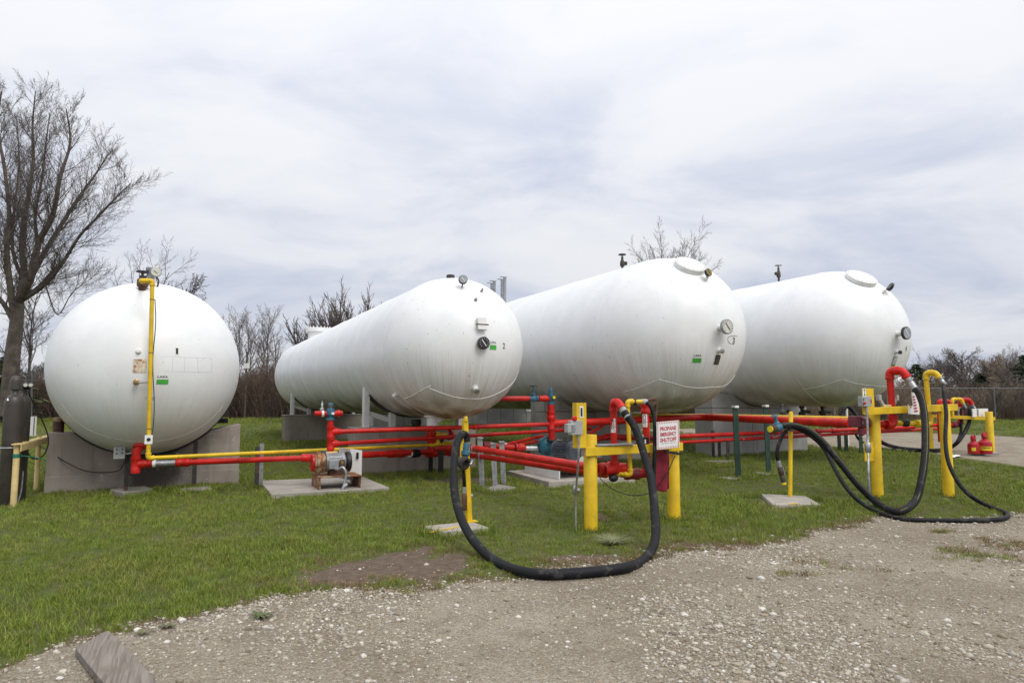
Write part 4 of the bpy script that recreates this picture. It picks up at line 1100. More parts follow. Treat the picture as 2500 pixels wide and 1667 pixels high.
# ------------------------------------------------------------------ pump 1
pad_thing('wide concrete pad under the grey pump with the rusty base', [(1.40, 11.65), (3.36, 11.6), (3.36, 13.45), (1.42, 13.7)], .085)
pu = thing('pump', 'grey electric pump on a rusty channel base beside a white guard', 'pump', (2.5, 12.0, .085), 'transfer pumps')
bz = .086; x0, x1, y0, y1 = 2.19, 2.9, 11.75, 12.55; zt = .29
mb = MB(); mb.box((x0, y0, bz), (x0 + .014, y1, zt)); mb.box((x0, y0, zt), (x1, y1, zt + .014)); mb.box((x1 - .014, y0, bz), (x1, y1, zt)); part('base_frame', mb, 'rust', pu)
ym = 12.08; zm = .52
part('pump_casing', MB().lathe((2.14, ym, zm), X3, [(.08, 0), (.15, .005), (.155, .03), (.19, .04), (.19, .1), (.17, .12), (.17, .17), (.12, .2)], 28), 'rust', pu)
flange(pu, (2.12, ym, zm), X3, .15, 'red', .04, 8, 'suction_flange')
mt = part('motor', MB().lathe((2.33, ym, zm), X3, [(.1, 0), (.155, .01), (.16, .04), (.148, .05), (.148, .27), (.16, .28), (.16, .32), (.13, .35), (.06, .36)], 32), 'motor_grey', pu)
mb = MB()
for k in range(12): a = 6.2832*k/12; mb.bar((2.38, ym + .152*math.cos(a), zm + .152*math.sin(a)), (2.6, ym + .152*math.cos(a), zm + .152*math.sin(a)), .012, .012)
part('cooling_fins', mb, 'motor_grey', mt)
part('terminal_box', MB().box((2.36, ym - .24, zm - .1), (2.52, ym - .14, zm + .05)), 'motor_grey', mt, bevel=.008); q = part('rating_plate', MB().box((2.55, ym - .175, zm - .06), (2.64, ym - .165, zm + .05)), 'rust_dark', mt); part('plate_print', MB().box((2.575, ym - .18, zm - .03), (2.615, ym - .1755, zm + .03)), 'brass', q)
part('end_shroud', MB().lathe((2.69, ym, zm), X3, [(.17, 0), (.175, .01), (.175, .07), (.15, .085)], 28), 'black', pu)
part('motor_foot', MB().box((2.4, ym - .13, zt + .014), (2.7, ym + .13, zm - .12)), 'rust_dark', pu)
part('conduit', MB().tube(smooth_path([(2.46, ym - .2, zm - .1), (2.5, ym - .3, zm - .1), (2.57, ym - .36, zm - .07), (2.62, ym - .38, zm - .18), (2.6, ym - .38, .22), (2.57, ym - .4, .1)]), .024, 10), 'galv', pu)
part('conduit_elbow', MB().tube([(2.56, ym - .4, .0), (2.57, ym - .4, .12), (2.64, ym - .4, .17)], .03, 10), 'galv', pu)
gd = thing('pump_guard', 'folded white sheet metal guard numbered 1 behind the grey pump', 'guard', (2.95, 12.2, .085))
ga, gb, gc = at(828, 1092, y=12.75), at(856, 1095, y=12.36), at(884, 1099, y=12.28)
def sheet_part(name, a, b, za, zb, lo, mat, par, t=.006):
    d = Vector((b.x - a.x, b.y - a.y, 0)); n = Vector((d.y, -d.x, 0)).normalized()*t
    v = [(a.x, a.y, lo), (b.x, b.y, lo), (b.x, b.y, zb), (a.x, a.y, za)]; w = [(p[0] + n.x, p[1] + n.y, p[2]) for p in v]
    return part(name, MB().add(v + w, [(0,1,2,3), (7,6,5,4), (0,4,5,1), (1,5,6,2), (2,6,7,3), (3,7,4,0)]), mat, par)
sheet_part('left_leaf', ga, gb, ga.z, gb.z, .16, 'white', gd)
fr_ = sheet_part('front_leaf', gb, gc, gb.z, gc.z, .17, 'white', gd)
d = (gc - gb); d.z = 0; d.normalize(); c = at(873, 1112, y=12.29); part('number', flat_text(MB(), '1', c, d, Z3, Vector(), .05) if False else flat_text(MB(), '1', c + Vector((d.y, -d.x, 0))*.012, d, Z3, .045, .12), 'ink', fr_)
part('leg', MB().box((gb.x + .02, gb.y + .02, .085), (gb.x + .06, gb.y + .06, .2)), 'white', gd)
# riser above pump 1 with blue valve
rs = thing('pump_riser', 'red upright pipe with a blue bypass valve over the first pump', 'pipe', (2.46, 12.25, .7), 'pump risers')
rb = Vector((2.46, 12.25, .66)); rt = Vector((2.44, 12.25, 1.25))
part('pipe', MB().tube([rb, rt], .055, 18), 'red', rs)
part('base_flange', MB().box(rb + Vector((-.1, -.09, -.01)), rb + Vector((.11, .09, .035))), 'cream', rs, bevel=.005); part('union_nut', MB().lathe(rb + Vector((-.1, 0, .0)), Z3, [(.05, -.06), (.06, .0), (.06, .05)], 8), 'blue', rs)
tee(rs, Vector((2.45, 12.25, 1.04)), Z3, X3, .052, 'red'); tee(rs, Vector((2.455, 12.25, .83)), Z3, X3, .052, 'red')
def bypass(par, p, blue, top='dark_steel', arms=True):
    v = part('bypass_valve', MB().lathe(p, Z3, [(.075, 0), (.075, .025), (.05, .04), (.05, .08), (.075, .09), (.085, .13), (.08, .19), (.06, .2), (.05, .23), (.05, .29), (.03, .31)], 18), blue, par)
    mb = MB(); [mb.lathe(p + Vector((.062*math.cos(6.2832*k/6), .062*math.sin(6.2832*k/6), .19)), Z3, [(.01, 0), (.01, .03)], 6) for k in range(6)]; part('bolts', mb, top, v)
    return v
v = bypass(rs, rt, 'blue'); part('cap', MB().lathe(rt + Z3*.21, Z3, [(.055, 0), (.05, .06), (.035, .08), (.035, .11)], 14), 'dark_steel', v)
part('name_tag', MB().box(rt + Vector((0, -.09, .1)), rt + Vector((.05, -.084, .14))), 'label_white', v)
part('side_arm', MB().lathe(rt + Vector((.06, 0, .12)), X3, [(.05, 0), (.05, .05), (.062, .055), (.062, .1), (.05, .11), (.045, .15), (.02, .16)], 14), 'red', rs)
part('side_arm', MB().lathe(rt + Vector((-.06, 0, .12)), -X3, [(.045, 0), (.045, .05), (.058, .06), (.058, .13), (.045, .14), (.045, .2), (.03, .22)], 14), 'red', rs)
part('band', MB().lathe(rt + Vector((-.12, 0, .12)), -X3, [(.062, 0), (.062, .04)], 14), 'label_white', rs)
part('stem_valve', MB().lathe(rt + Vector((-.15, 0, .14)), Z3, [(.04, 0), (.04, .06), (.02, .08), (.02, .16), (.012, .17), (.012, .22)], 12), 'galv', rs); handwheel(rs, rt + Vector((-.15, 0, .36)), Z3, .055, 'dark_steel')
# red discharge and suction lines running right
la = thing('red_pipe', 'upper red pipe joining the two pump risers', 'pipe', (2.5, 12.28, 1.04), 'red pipe runs')
a = Vector((2.5, 12.25, 1.04)); b = Vector((6.98, 12.2, 1.11)); part('pipe', MB().tube([a, b], .042, 16), 'red', la)
for t in (.62, .4): coupling(la, a.lerp(b, t), b - a, .042, 'red', .14)
coupling(la, a.lerp(b, .015), b - a, .046, 'red', .1)
lb = thing('red_pipe', 'lower red pipe running behind the yellow hose post to the second pump', 'pipe', (2.5, 12.3, .83), 'red pipe runs')
a = Vector((2.5, 12.25, .825)); m = at(1010, 1072, y=13.3); m.z = .80; b = Vector((8.6, 13.2, .95))
part('pipe', MB().tube([a, Vector((4.55, 13.0, .84)), b], .038, 16), 'red', lb); coupling(lb, a.lerp(Vector((4.55, 13.0, .84)), .03), Vector((4.55, 13, .84)) - a, .04, 'red', .1); coupling(lb, Vector((4.55, 13.0, .84)), X3, .04, 'red', .14); coupling(lb, Vector((4.55, 13, .84)).lerp(b, .35), X3, .036, 'red', .1)
lc = thing('red_pipe', 'thick red suction pipe between the white guard and tank 2 outlet', 'pipe', (2.9, 13.2, .45), 'red pipe runs')
a = at(850, 1112, y=13.0); b = at(1056, 1102, y=13.75); d = (b - a).normalized(); part('pipe', MB().tube([a, b], .06, 16), 'red', lc)
coupling(lc, at(968, 1107, y=13.45), d, .066, 'red', .42); part('sight_port', MB().lathe(at(967, 1107, y=13.45) - Y3*.07, -Y3, [(.05, 0), (.05, .02), (.03, .03)], 12), 'red', lc)
globe = part('hose_coupler', MB().lathe(at(1003, 1107, y=13.55), d, [(.07, 0), (.085, .02), (.085, .2), (.07, .22)], 18), 'rubber', lc); part('band', MB().lathe(at(1002, 1107, y=13.55), d, [(.075, -.02), (.075, .02)], 18), 'label_white', lc)
# tank 2 outlet manifold
mf = thing('outlet_manifold', 'red and yellow valve manifold hanging under the nose of tank 2', 'pipe', (5.0, 13.8, .5))
mx = at(1053, 1100, y=13.8).x; my = 13.8; zt = C2.z - math.sqrt(max(0, R2**2 - (mx - C2.x)**2))
part('drop_pipe', MB().tube([(mx, my, zt - .08), (mx, my, .47)], .085, 18), 'red', mf); part('nozzle', MB().lathe((mx, my, zt - .2), Z3, [(.11, 0), (.11, .04), (.08, .05), (.08, .22)], 18), 'white', mf); part('gasket', MB().lathe((mx, my, zt - .27), Z3, [(.1, 0), (.1, .06)], 18), 'black', mf)
coupling(mf, (mx, my, .82), Z3, .088, 'red', .2); tee(mf, (mx, my, .47), X3, Z3, .065, 'red')
run(mf, [(mx, my, .47), (mx + .55, my, .47), (mx + .55, my - .5, .62)], .06, 'red'); run(mf, [(mx, my, .80), (mx + .5, my, .80), (mx + .5, my + .2, .95)], .045, 'red')
yz = B1.z; 
part('vapor_tee', MB().tube([B1, (mx + .3, my - .08, yz + .01)], .032, 14), 'yellow', mf); coupling(mf, B1 + X3*.05, X3, .036, 'yellow', .14); tee(mf, (mx + .12, my - .08, yz + .01), X3, Z3, .034, 'yellow')
part('vapor_riser', MB().tube(bend([(mx + .12, my - .08, yz), (mx + .12, my - .08, yz + .22), (mx + .32, my - .08, yz + .22)], .06), .034, 14), 'yellow', mf); globe_valve(mf, (mx + .12, my - .08, yz + .2), Z3, .036, 'yellow', X3, .2, 'yellow', .045)
coupling(mf, (mx + .26, my - .08, yz + .01), X3, .04, 'yellow', .1)
part('bonnet_black', MB().lathe((mx - .25, my + .3, zt - .05), -Z3, [(.1, 0), (.12, .06), (.09, .16), (.05, .18)], 12), 'black', mf)
strut('left of two black posts below the nose of tank 2', G(1051, 1158), .62, 'black', .06); strut('right of two black posts below the nose of tank 2', G(1076, 1160), .8, 'black', .07)
# liquid line and vapor line to station 1
ll = thing('liquid_pipe', 'bright red pipe sloping forward from tank 2 manifold to loading station 1', 'pipe', (4.9, 10, .7))
s0 = Vector((mx + .05, my - .35, .60)); s1 = at(1462, 1143, y=7.36); LQ = s1.copy(); s2 = Vector((4.93, 7.42, .70)); part('pipe', MB().tube([s0, Vector((4.72, 11.2, .755)), s1], .055, 16), 'red', ll); part('clamp', MB().lathe(Vector((4.72, 11.05, .755)), -Y3, [(.062, 0), (.066, .01), (.062, .03)], 16), 'galv', ll)
ll2 = thing('liquid_pipe', 'second dark red pipe just below the bright one toward loading station 1', 'pipe', (5.0, 10, .55))
part('pipe', MB().tube([(mx + .2, my - .4, .50), (4.98, 11.2, .585), (5.12, 7.5, .62)], .048, 14), 'red', ll2)
yl2 = thing('vapor_pipe', 'yellow vapor pipe behind the red pipes toward loading station 1', 'pipe', (5.1, 10, .7))
part('pipe', MB().tube([(mx + .3, my - .1, .70), (4.95, 11.6, .72), (5.14, 7.8, .66)], .03, 14), 'yellow', yl2)
# grey channel posts beside them
for lb_, px, py, pt, dx in (('leftmost of three galvanised posts behind the yellow hose post', 1178, 1193, 1066, .0), ('middle of three galvanised posts behind the yellow hose post', 1210, 1188, 1080, .0), ('rightmost of three galvanised posts behind the yellow hose post', 1231, 1184, 1076, 0)):
    p = G(px, py); h = at(px - 6, pt, y=p.y).z; r = thing('channel_post', lb_, 'post', p, 'galvanised channel posts'); t = Vector((p.x - .06, p.y, h)); mb = MB()
    for s in (-1, 1): mb.bar(p - Z3*.1 + X3*s*.027, t + X3*s*.027, .008, .05, X3)
    mb.bar(p - Z3*.1 + Y3*.024, t + Y3*.024, .05, .008, Y3); part('channel', mb, 'galv', r); part('pipe_clamp', MB().box(t + Vector((-.06, -.05, -.03)), t + Vector((.06, .05, -.015))), 'galv', r)
quad_pad('flat grey stone slab at the foot of the galvanised posts', [G(1178,1197), G(1225,1203), G(1262,1191), G(1215,1183)], .02, mat='concrete')

# ------------------------------------------------------------------ pump 2
pad_thing('raised concrete pad under the white pump base', [(6.08, 10.75), (8.0, 10.72), (8.15, 12.75), (6.25, 12.85)], .13)
p2 = thing('pump', 'blue grey electric pump on a white channel base behind loading station 1', 'pump', (7.1, 11.8, .13), 'transfer pumps')
x0, x1, y0, y1 = 6.42, 7.35, 10.95, 12.35; zt = .33; mb = MB(); mb.box((x0, y0, .131), (x0 + .02, y1, zt)); mb.box((x0, y0, zt), (x1, y1, zt + .018)); mb.box((x1 - .02, y0, .131), (x1, y1, zt)); part('base_frame', mb, 'white', p2, bevel=.004)
xm, zm2 = 6.95, .60
part('pump_casing', MB().lathe((xm - .02, 12.45, zm2 + .05), -Y3, [(.1, 0), (.17, .01), (.19, .04), (.19, .16), (.16, .2), (.1, .25)], 28), 'teal', p2)
flange(p2, (xm - .02, 12.27, zm2 + .05), Y3, .2, 'teal', .025, 8, 'casing_flange')
m2 = part('motor', MB().lathe((xm + .02, 12.0, zm2), -Y3 + X3*.25, [(.09, 0), (.19, .02), (.2, .05), (.185, .07), (.185, .42), (.2, .44), (.2, .5), (.185, .56), (.11, .59), (.04, .595)], 34), 'motor_blue', p2)
dm = (-Y3 + X3*.25).normalized(); u, v = frame_of(dm); mb = MB()
for k in range(22): a = 6.2832*k/22; q = Vector((xm + .02, 12.0, zm2)) + (u*math.cos(a) + v*math.sin(a))*.192; mb.bar(q + dm*.09, q + dm*.42, .009, .02, (u*math.cos(a) + v*math.sin(a)).cross(dm))
part('cooling_fins', mb, 'motor_blue', m2); q = Vector((xm + .02, 12.0, zm2)) + dm*.25 + Z3*.19
part('lifting_eye', MB().tube([q + Vector((.03*math.cos(6.28*k/12), 0, .04 + .03*math.sin(6.28*k/12))) for k in range(12)], .008, 6, close=True), 'black', m2)
q = Vector((xm + .02, 12.0, zm2)) + dm*.6; part('end_sticker', MB().lathe(q + Vector((.075, 0, .1)) - dm*.03, dm, [(.05, 0), (.05, .006)], 18), 'label_white', m2)
part('junction_box', MB().box((7.25, 11.55, zm2 - .12), (7.42, 11.8, zm2 + .1)), 'motor_blue', m2, bevel=.01); part('red_tag', MB().box((7.36, 11.54, zm2 - .1), (7.43, 11.545, zm2 + .02)), 'ink_red', m2)
part('suction_pipe', MB().tube([at(1185, 1087, y=12.6), at(1283, 1094, y=12.45)], .06, 16), 'red', p2); coupling(p2, at(1268, 1092, y=12.45), X3, .066, 'red', .2); part('suction_nipple', MB().tube([at(1283, 1094, y=12.45), (xm - .1, 12.4, zm2)], .055, 16), 'galv', p2)
coupling(p2, at(1190, 1088, y=12.6), X3, .066, 'dark_red', .2)
sg = thing('pump_shield', 'white sheet metal shield standing behind the blue grey pump', 'guard', (7.4, 12.6, .13)); sheet_part('panel', at(1360, 1072, y=12.75), at(1425, 1085, y=12.6), at(1360, 1072, y=12.75).z, at(1425, 1082, y=12.6).z, .14, 'white', sg)
r2 = thing('pump_riser', 'red upright pipe with a blue bypass valve over the second pump', 'pipe', (6.97, 12.2, .75), 'pump risers')
rb = Vector((6.98, 12.2, .78)); rt = Vector((6.96, 12.2, 1.52)); part('pipe', MB().tube([rb, rt], .068, 18), 'red', r2); flange(r2, rb, Z3, .11, 'dark_steel')
coupling(r2, (6.965, 12.2, 1.3), Z3, .07, 'red', .16); tee(r2, Vector((6.97, 12.2, 1.12)), Z3, X3, .066, 'red')
v = bypass(r2, rt, 'teal'); part('cap', MB().lathe(rt + Z3*.28, Z3, [(.045, 0), (.045, .04), (.03, .06), (.03, .08)], 12), 'blue', v); part('name_tag', MB().box(rt + Vector((-.0, -.094, .12)), rt + Vector((.06, -.088, .17))), 'yellow_label', v)
q = rt + Vector((-.05, 0, .12)); part('side_arm', MB().lathe(q, -X3, [(.055, 0), (.055, .06), (.07, .065), (.07, .12), (.055, .14), (.055, .2), (.065, .21), (.065, .24), (.045, .25)], 16), 'red', r2)
gv = globe_valve(r2, q - X3*.36, X3, .045, 'blue', Z3, .26, 'black', .075)
run(r2, [q - X3*.42, q - X3*1.9 + Y3*.3, q - X3*2.6 + Y3*1.0], .05, 'red', ell=False)
for k, (pa, pb, rr) in enumerate((((1232,1085), (1325,1064), .03), ((1235,1090), (1325,1075), .028))):
    o = thing('red_pipe', ('upper' if k == 0 else 'lower') + ' of two thin red pipes left of the blue grey pump', 'pipe', at(*pa, y=12.8), 'red pipe runs'); part('pipe', MB().tube([at(*pa, y=12.75), at(*pb, y=13.4)], rr, 12), 'red', o); coupling(o, at(*pa, y=12.75), X3, rr, 'galv', .09)
# header to station 2
hd = thing('liquid_header', 'long thick red header pipe running past the green posts to the right loading station', 'pipe', (7.1, 12.2, 1.12))
h0 = Vector((7.0, 12.2, 1.12)); h1 = at(1718, 1018, y=12.0); h2 = Vector((10.15, 7.62, 1.215))
run(hd, [h0, h1, h2], .075, 'red', ell=False, rad=.35); coupling(hd, h1 + (h2 - h1).normalized()*.25, h2 - h1, .076, 'red', .22, 1.12); coupling(hd, h0 + X3*.14, X3, .076, 'red', .12, 1.1); coupling(hd, h2.lerp(h1, .1), h2 - h1, .078, 'red', .5, 1.08)
hv = thing('vapor_pipe', 'long yellow vapor pipe alongside the thick red header', 'pipe', (7.8, 12.6, 1.1))
v1 = at(1545, 1014, y=12.9); part('pipe', MB().tube(bend([v1, Vector((11.3, 12.4, 1.24)), Vector((10.42, 7.7, 1.285))], .3), .045, 14), 'yellow', hv)
br = thing('pipe_brace', 'diagonal red brace under the red header near the sign post 1', 'brace', (8, 12.6, .9)); part('brace', MB().bar(at(1440, 1058, y=12.5), at(1470, 1040, y=12.5), .06, .05), 'red', br); part('bracket', MB().bar(at(1437, 1037, y=12.5), at(1478, 1036, y=12.5), .045, .04), 'red', br)
lp = thing('red_pipe', 'middle red pipe passing behind loading station 1 near tank 3 saddle', 'pipe', (8, 13, .8), 'red pipe runs'); part('pipe', MB().tube([at(1452, 1072, y=13.0), at(1490, 1066, y=13.1), at(1600, 1068, y=13.2)], .06, 14), 'red', lp); coupling(lp, at(1490, 1066, y=13.1), X3, .062, 'red', .3)
for k, (a, b, lbl, rr) in enumerate((((1655,1065), (2232,1043), 'upper of two long red pipes running along the ground to the far station', .055), ((1655,1080), (2318,1045), 'lower of two long red pipes running along the ground to the far station', .045))):
    A = at(*a, y=13.6); B = at(*b, y=13.0); A0 = A + (A - B).normalized()*1.7; o = thing('red_pipe', lbl, 'pipe', A, 'red pipe runs'); part('pipe', MB().tube([A0, B], rr, 14), 'red', o)
    if k == 0: coupling(o, A.lerp(B, .55), B - A, rr, 'red', .2); coupling(o, A.lerp(B, .62), B - A, rr, 'red', .2)
    else: part('pipe_clamp', MB().lathe(A.lerp(B, .2), B - A, [(rr*1.15, 0), (rr*1.15, .03)], 12), 'galv', o)
for (px, py, pt, lb_) in ((1742, 1121, 1050, 'tall dark strut post before tank 4 saddle'), (1757, 1122, 1073, 'left of two short dark strut posts before tank 4 saddle'), (1778, 1124, 1074, 'right of two short dark strut posts before tank 4 saddle')):
    p = G(px, py); strut(lb_, p, at(px, pt, y=p.y).z - p.z, 'dark_steel', .06)
quad_pad('thin concrete slab under the short dark strut posts', [G(1718,1126), G(1750,1132), G(1800,1128), G(1785,1122)], .02, mat='concrete')
for (px, py, pt, lb_, pd) in ((1803, 1168, 994, 'nearer green steel post carrying the red header', [(1750,1168), (1790,1172), (1842,1168), (1805,1163)]), (1877, 1156, 992, 'farther green steel post carrying the yellow pipe', [(1835,1156), (1870,1161), (1900,1158), (1885,1153)])):
    p = G(px, py); strut(lb_, p, at(px - 8, pt, y=p.y).z, 'green_post', .085, (at(px - 8, pt, y=p.y).x - p.x, 0), 'green steel posts', 'green_post', 'label_white'); quad_pad('thin concrete slab under the ' + lb_.split(' steel')[0] + ' post', [G(*q) for q in pd], .03, mat='pad')
for (px, py, pt, lb_) in ((2050, 1104, 1018, 'left of two dark green posts behind station 2 hoses'), (2067, 1106, 1030, 'right of two dark green posts behind station 2 hoses'), (2103, 1110, 1046, 'dark green post just left of bollard with plate 2')):
    p = G(px, py); strut(lb_, p, at(px, pt, y=p.y).z - p.z, 'green_post', .09, (0, 0), 'green steel posts', 'green_post')
# ------------------------------------------------------------------ loading stations
def bollard(label, p, h, r=.084, cap=False):
    p = Vector(p); FEET.append(p); t = thing('bollard', label, 'bollard', p, 'yellow steel bollards')
    part('pipe', MB().lathe(p - Z3*.1, Z3, [(r, 0), (r, h + .09), (r*.94, h + .1), (r*.9, h + .1), (r*.9, h + .02)], 28), 'yellow', t)
    part('base_rust', MB().lathe(p - Z3*.01, Z3, [(r + .002, 0), (r + .002, .02 + .01)], 28), 'rust', t); return t
def channel(par, a, b, h, d, mat='yellow', t=.012, name='cross_channel'):
    """C channel, web facing the yard"""
    a, b = Vector(a), Vector(b); w = (b - a).normalized(); n = w.cross(Z3).normalized(); n = n if n.y < 0 else -n; L = (b - a).length; c = (a + b)/2; mb = MB()
    mb.obox(c, w, Z3, n, L/2, h/2, t/2); mb.obox(c - n*d/2 + Z3*(h/2 - t/2), w, n, Z3, L/2, d/2, t/2); mb.obox(c - n*d/2 - Z3*(h/2 - t/2), w, n, Z3, L/2, d/2, t/2)
    return part(name, mb, mat, par, bevel=.003)
def gooseneck(par, base, top, out, drop, r, mat, ferr='galv', fl=.16):
    """riser, bend over and hose ferrule; returns end point and direction"""
    base, top, out, drop = map(Vector, (base, top, out, drop))
    run(par, [base, top, out, drop], r, mat); d = (drop - out).normalized()
    part('ferrule', MB().lathe(drop - d*.03, d, [(r*1.05, 0), (r*1.12, .01), (r*1.12, fl*.4), (r*1.02, fl*.45), (r*1.02, fl*.55), (r*1.12, fl*.6), (r*1.12, fl), (r*.95, fl + .01)], 18), ferr, par)
    return drop + d*(fl - .05), d
def hose(name, label, pts, r, mat='rubber', stripe=None, cat='hose', n=8):
    path = smooth_path(pts, n); o = thing(name, label, cat, path[0], 'black loading hoses'); part('hose_body', MB().tube(path, r, 18), mat, o)
    if stripe: part('stripe', MB().tube([p + Vector((-.2, -.75, .62)).normalized()*(r*.985) for p in path], r*.05, 5), stripe, o)
    return o
# station 1 -----------------------------------------------------------
b1a = bollard('yellow bollard behind plate 1, left end of the nearer loading station', G(1443, 1297), 1.18); b1b = bollard('yellow bollard below the propane emergency shutoff sign', G(1646, 1270), .96)
s1 = thing('loading_station', 'nearest yellow channel frame, carrying plate 1 and the emergency shutoff sign', 'frame', (5.3, 7.0, .9), 'yellow loading station frames')
ca, cb_ = at(1430, 1103, y=6.95), at(1667, 1090, y=7.05); channel(s1, ca, cb_, .105, .09)
pl = at(1407, 983, y=6.93), at(1432, 1093, y=6.93)
q = part('number_plate', MB().box(Vector((pl[0].x, 6.925, pl[1].z)), Vector((pl[1].x, 6.94, pl[0].z))), 'yellow', s1, bevel=.003); part('plate_flange', MB().box(Vector((pl[0].x, 6.941, pl[1].z)), Vector((pl[0].x + .012, 7.02, pl[0].z))), 'yellow', s1)
cx = (pl[0].x + pl[1].x)/2 - .005; part('label', MB().box((cx - .026, 6.918, 1.39), (cx + .026, 6.924, 1.53)), 'label_white', q); part('number', flat_text(MB(), '1', (cx, 6.916, 1.46), X3, Z3, .028, .105), 'ink', q)
mb = MB(); [mb.lathe((cx + dx, 6.926, 1.575), -Y3, [(.006, 0), (.006, .004)], 8) for dx in (-.03, .03)]; part('rivets', mb, 'rust_dark', q)
part('flat_bar', MB().box(at(1458, 1089, y=6.95) + Vector((0, 0, 0)), at(1542, 1084, y=7.03) + Vector((0, .06, .012))), 'galv', s1)
part('end_rust', MB().box(ca + Vector((-.012, .0, -.045)), ca + Vector((-.002, .08, .045))), 'rust', s1)
ra = thing('liquid_riser', 'red liquid standpipe with gooseneck and big hose at station 1', 'standpipe', (5.08, 7.2, .7), 'loading standpipes')
rx, ry = at(1500, 1100, y=7.2).x, 7.2; zb = at(1503, 1147, y=7.2).z; o1 = at(1509, 981, y=7.07); e1, dd = gooseneck(ra, (rx, ry, zb), (rx - .01, ry, 1.565), o1, at(1519, 997, y=7.0), .042, 'red', 'grey_box', .17)
elbow(ra, (rx, ry, zb + .3), (rx, ry, zb), (rx - .3, ry + .1, zb), .045, 'red'); pipe_tag(ra, rx - .004, ry, 1.19, 1.37, .042, 'LIQUID')
vb = part('shutoff_valve', MB().lathe(LQ + Vector((.0, 0, -.01)), Vector((1, -.33, 0)), [(.05, 0), (.085, .02), (.085, .09), (.07, .1), (.1, .13), (.1, .24), (.07, .27), (.08, .3), (.08, .36), (.05, .38)], 18), 'red', ra)
part('actuator', MB().ball((rx - .2, ry + .1, zb + .17), .055, 12, (1.3, 1, .9)), 'galv', ra); part('solenoid', MB().lathe((rx - .3, ry + .1, zb + .08), Z3, [(.03, 0), (.03, .1), (.05, .11), (.05, .14)], 10), 'black', ra); part('drain_cock', MB().ball((rx - .02, ry, zb - .1), .05, 10, (1.4, 1, 1)), 'black', ra)
yv = thing('vapor_riser', 'yellow vapor standpipe at station 1 with a small black hose', 'standpipe', (5.3, 7.3, .6), 'loading standpipes')
vx, vy = at(1533, 1060, y=7.15).x, 7.15; vz = at(1545, 1158, y=7.15).z; vt = at(1535, 980, y=7.15).z
run(yv, [(vx - .25, vy + .2, vz + .02), (vx + .03, vy, vz), (vx + .0, vy, vt), (vx + .2, vy - .05, vt)], .028, 'yellow'); coupling(yv, (vx - .14, vy + .14, vz + .01), Vector((1, -.8, 0)), .038, 'yellow', .16)
part('union', MB().lathe((vx + .075, vy - .01, vt), X3, [(.03, 0), (.045, .01), (.045, .05), (.03, .06)], 8), 'black', yv); part('ferrule', MB().lathe((vx + .19, vy - .05, vt), X3, [(.032, 0), (.034, .01), (.034, .08)], 14), 'grey_box', yv); pipe_tag(yv, vx, vy, 1.33, 1.47, .028, 'VAPOR')
part('chain', MB().tube([(vx + .045, vy - .05, vt - .05), (vx + .05, vy - .05, vt - .25)], .005, 5), 'dark_steel', yv); part('bleed_knob', MB().ball((vx + .05, vy - .05, vt - .29), .025, 8), 'brass', yv)
rb_ = thing('liquid_riser', 'second red standpipe at station 1 behind the thin hose', 'standpipe', (5.5, 7.25, .6), 'loading standpipes')
qx = at(1577, 1080, y=7.25).x; zb2 = at(1590, 1155, y=7.25).z; run(rb_, [(qx - .35, 7.35, zb2), (qx + .02, 7.25, zb2), (qx, 7.25, 1.57)], .045, 'red'); coupling(rb_, (qx, 7.25, 1.5), Z3, .048, 'red', .14); pipe_tag(rb_, qx, 7.25, 1.25, 1.42, .045, 'LIQUID'); coupling(rb_, (qx - .2, 7.3, zb2), Vector((1, -.3, 0)), .06, 'dark_red', .2)
part('pull_lever', MB().tube(smooth_path([(qx + .0, 7.2, 1.6), (qx + .07, 7.18, 1.62), (qx + .12, 7.18, 1.6), (qx + .13, 7.18, 1.48), (qx + .1, 7.18, 1.35)]), .022, 8), 'rust_dark', rb_); part('lever_block', MB().obox((qx + .09, 7.19, 1.57), Vector((.9, 0, .4)), Y3, Vector((-.4, 0, .9)), .06, .03, .025), 'rust_dark', rb_)
ab = thing('actuator_box', 'small black actuator box on the yellow channel of station 1', 'valve', at(1570, 1085, y=7.1)); c = at(1573, 1076, y=7.05); q = part('box', MB().box(c + Vector((-.045, -.03, -.06)), c + Vector((.055, .06, .05))), 'black', ab, bevel=.006); part('tag', MB().box(c + Vector((-.02, -.036, -.03)), c + Vector((.0, -.031, .02))), 'label_white', q); part('fitting', MB().lathe(c + Vector((-.03, 0, .05)), Z3, [(.02, 0), (.02, .03)], 10), 'galv', q)
rod = part('grip', MB().bar(at(1625, 1102, y=6.9), at(1660, 1108, y=6.85), .045, .03), 'black', ab)
# sign
sg = thing('emergency_sign', 'white propane emergency shutoff sign with red lettering and hatched border', 'sign', at(1632, 1093, y=6.9))
sc_ = at(1631, 1061, y=6.88); su = Vector((.985, .08, .045)).normalized(); sv = Vector((-.03, -.06, 1)); sv = (sv - su*sv.dot(su)).normalized(); sn = su.cross(sv); sn = sn if sn.y < 0 else -sn
sw = (at(1662, 1060, y=6.88) - at(1603, 1060, y=6.88)).length; sh = at(1631, 1028, y=6.88).z - at(1631, 1095, y=6.88).z
bd = part('board', MB().obox(sc_, su, sv, sn, sw/2, sh/2, .003), 'label_white', sg)
mb = MB()
for s, oy, hh in (('PROPANE', .235, .15), ('EMERGENCY', .03, .145), ('SHUTOFF', -.175, .155)): flat_text(mb, s, sc_ + sv*sh*oy + sn*.005, su, sv, sw*.72, sh*hh)
part('lettering', mb, 'ink_red', bd); mb = MB(); flat_text(mb, 'EMERGENCY SHUTOFF', sc_ - sv*sh*.3 + sn*.005, su, sv, sw*.62, sh*.022); part('small_print', mb, 'ink', bd)
mb = MB(); nh = 13
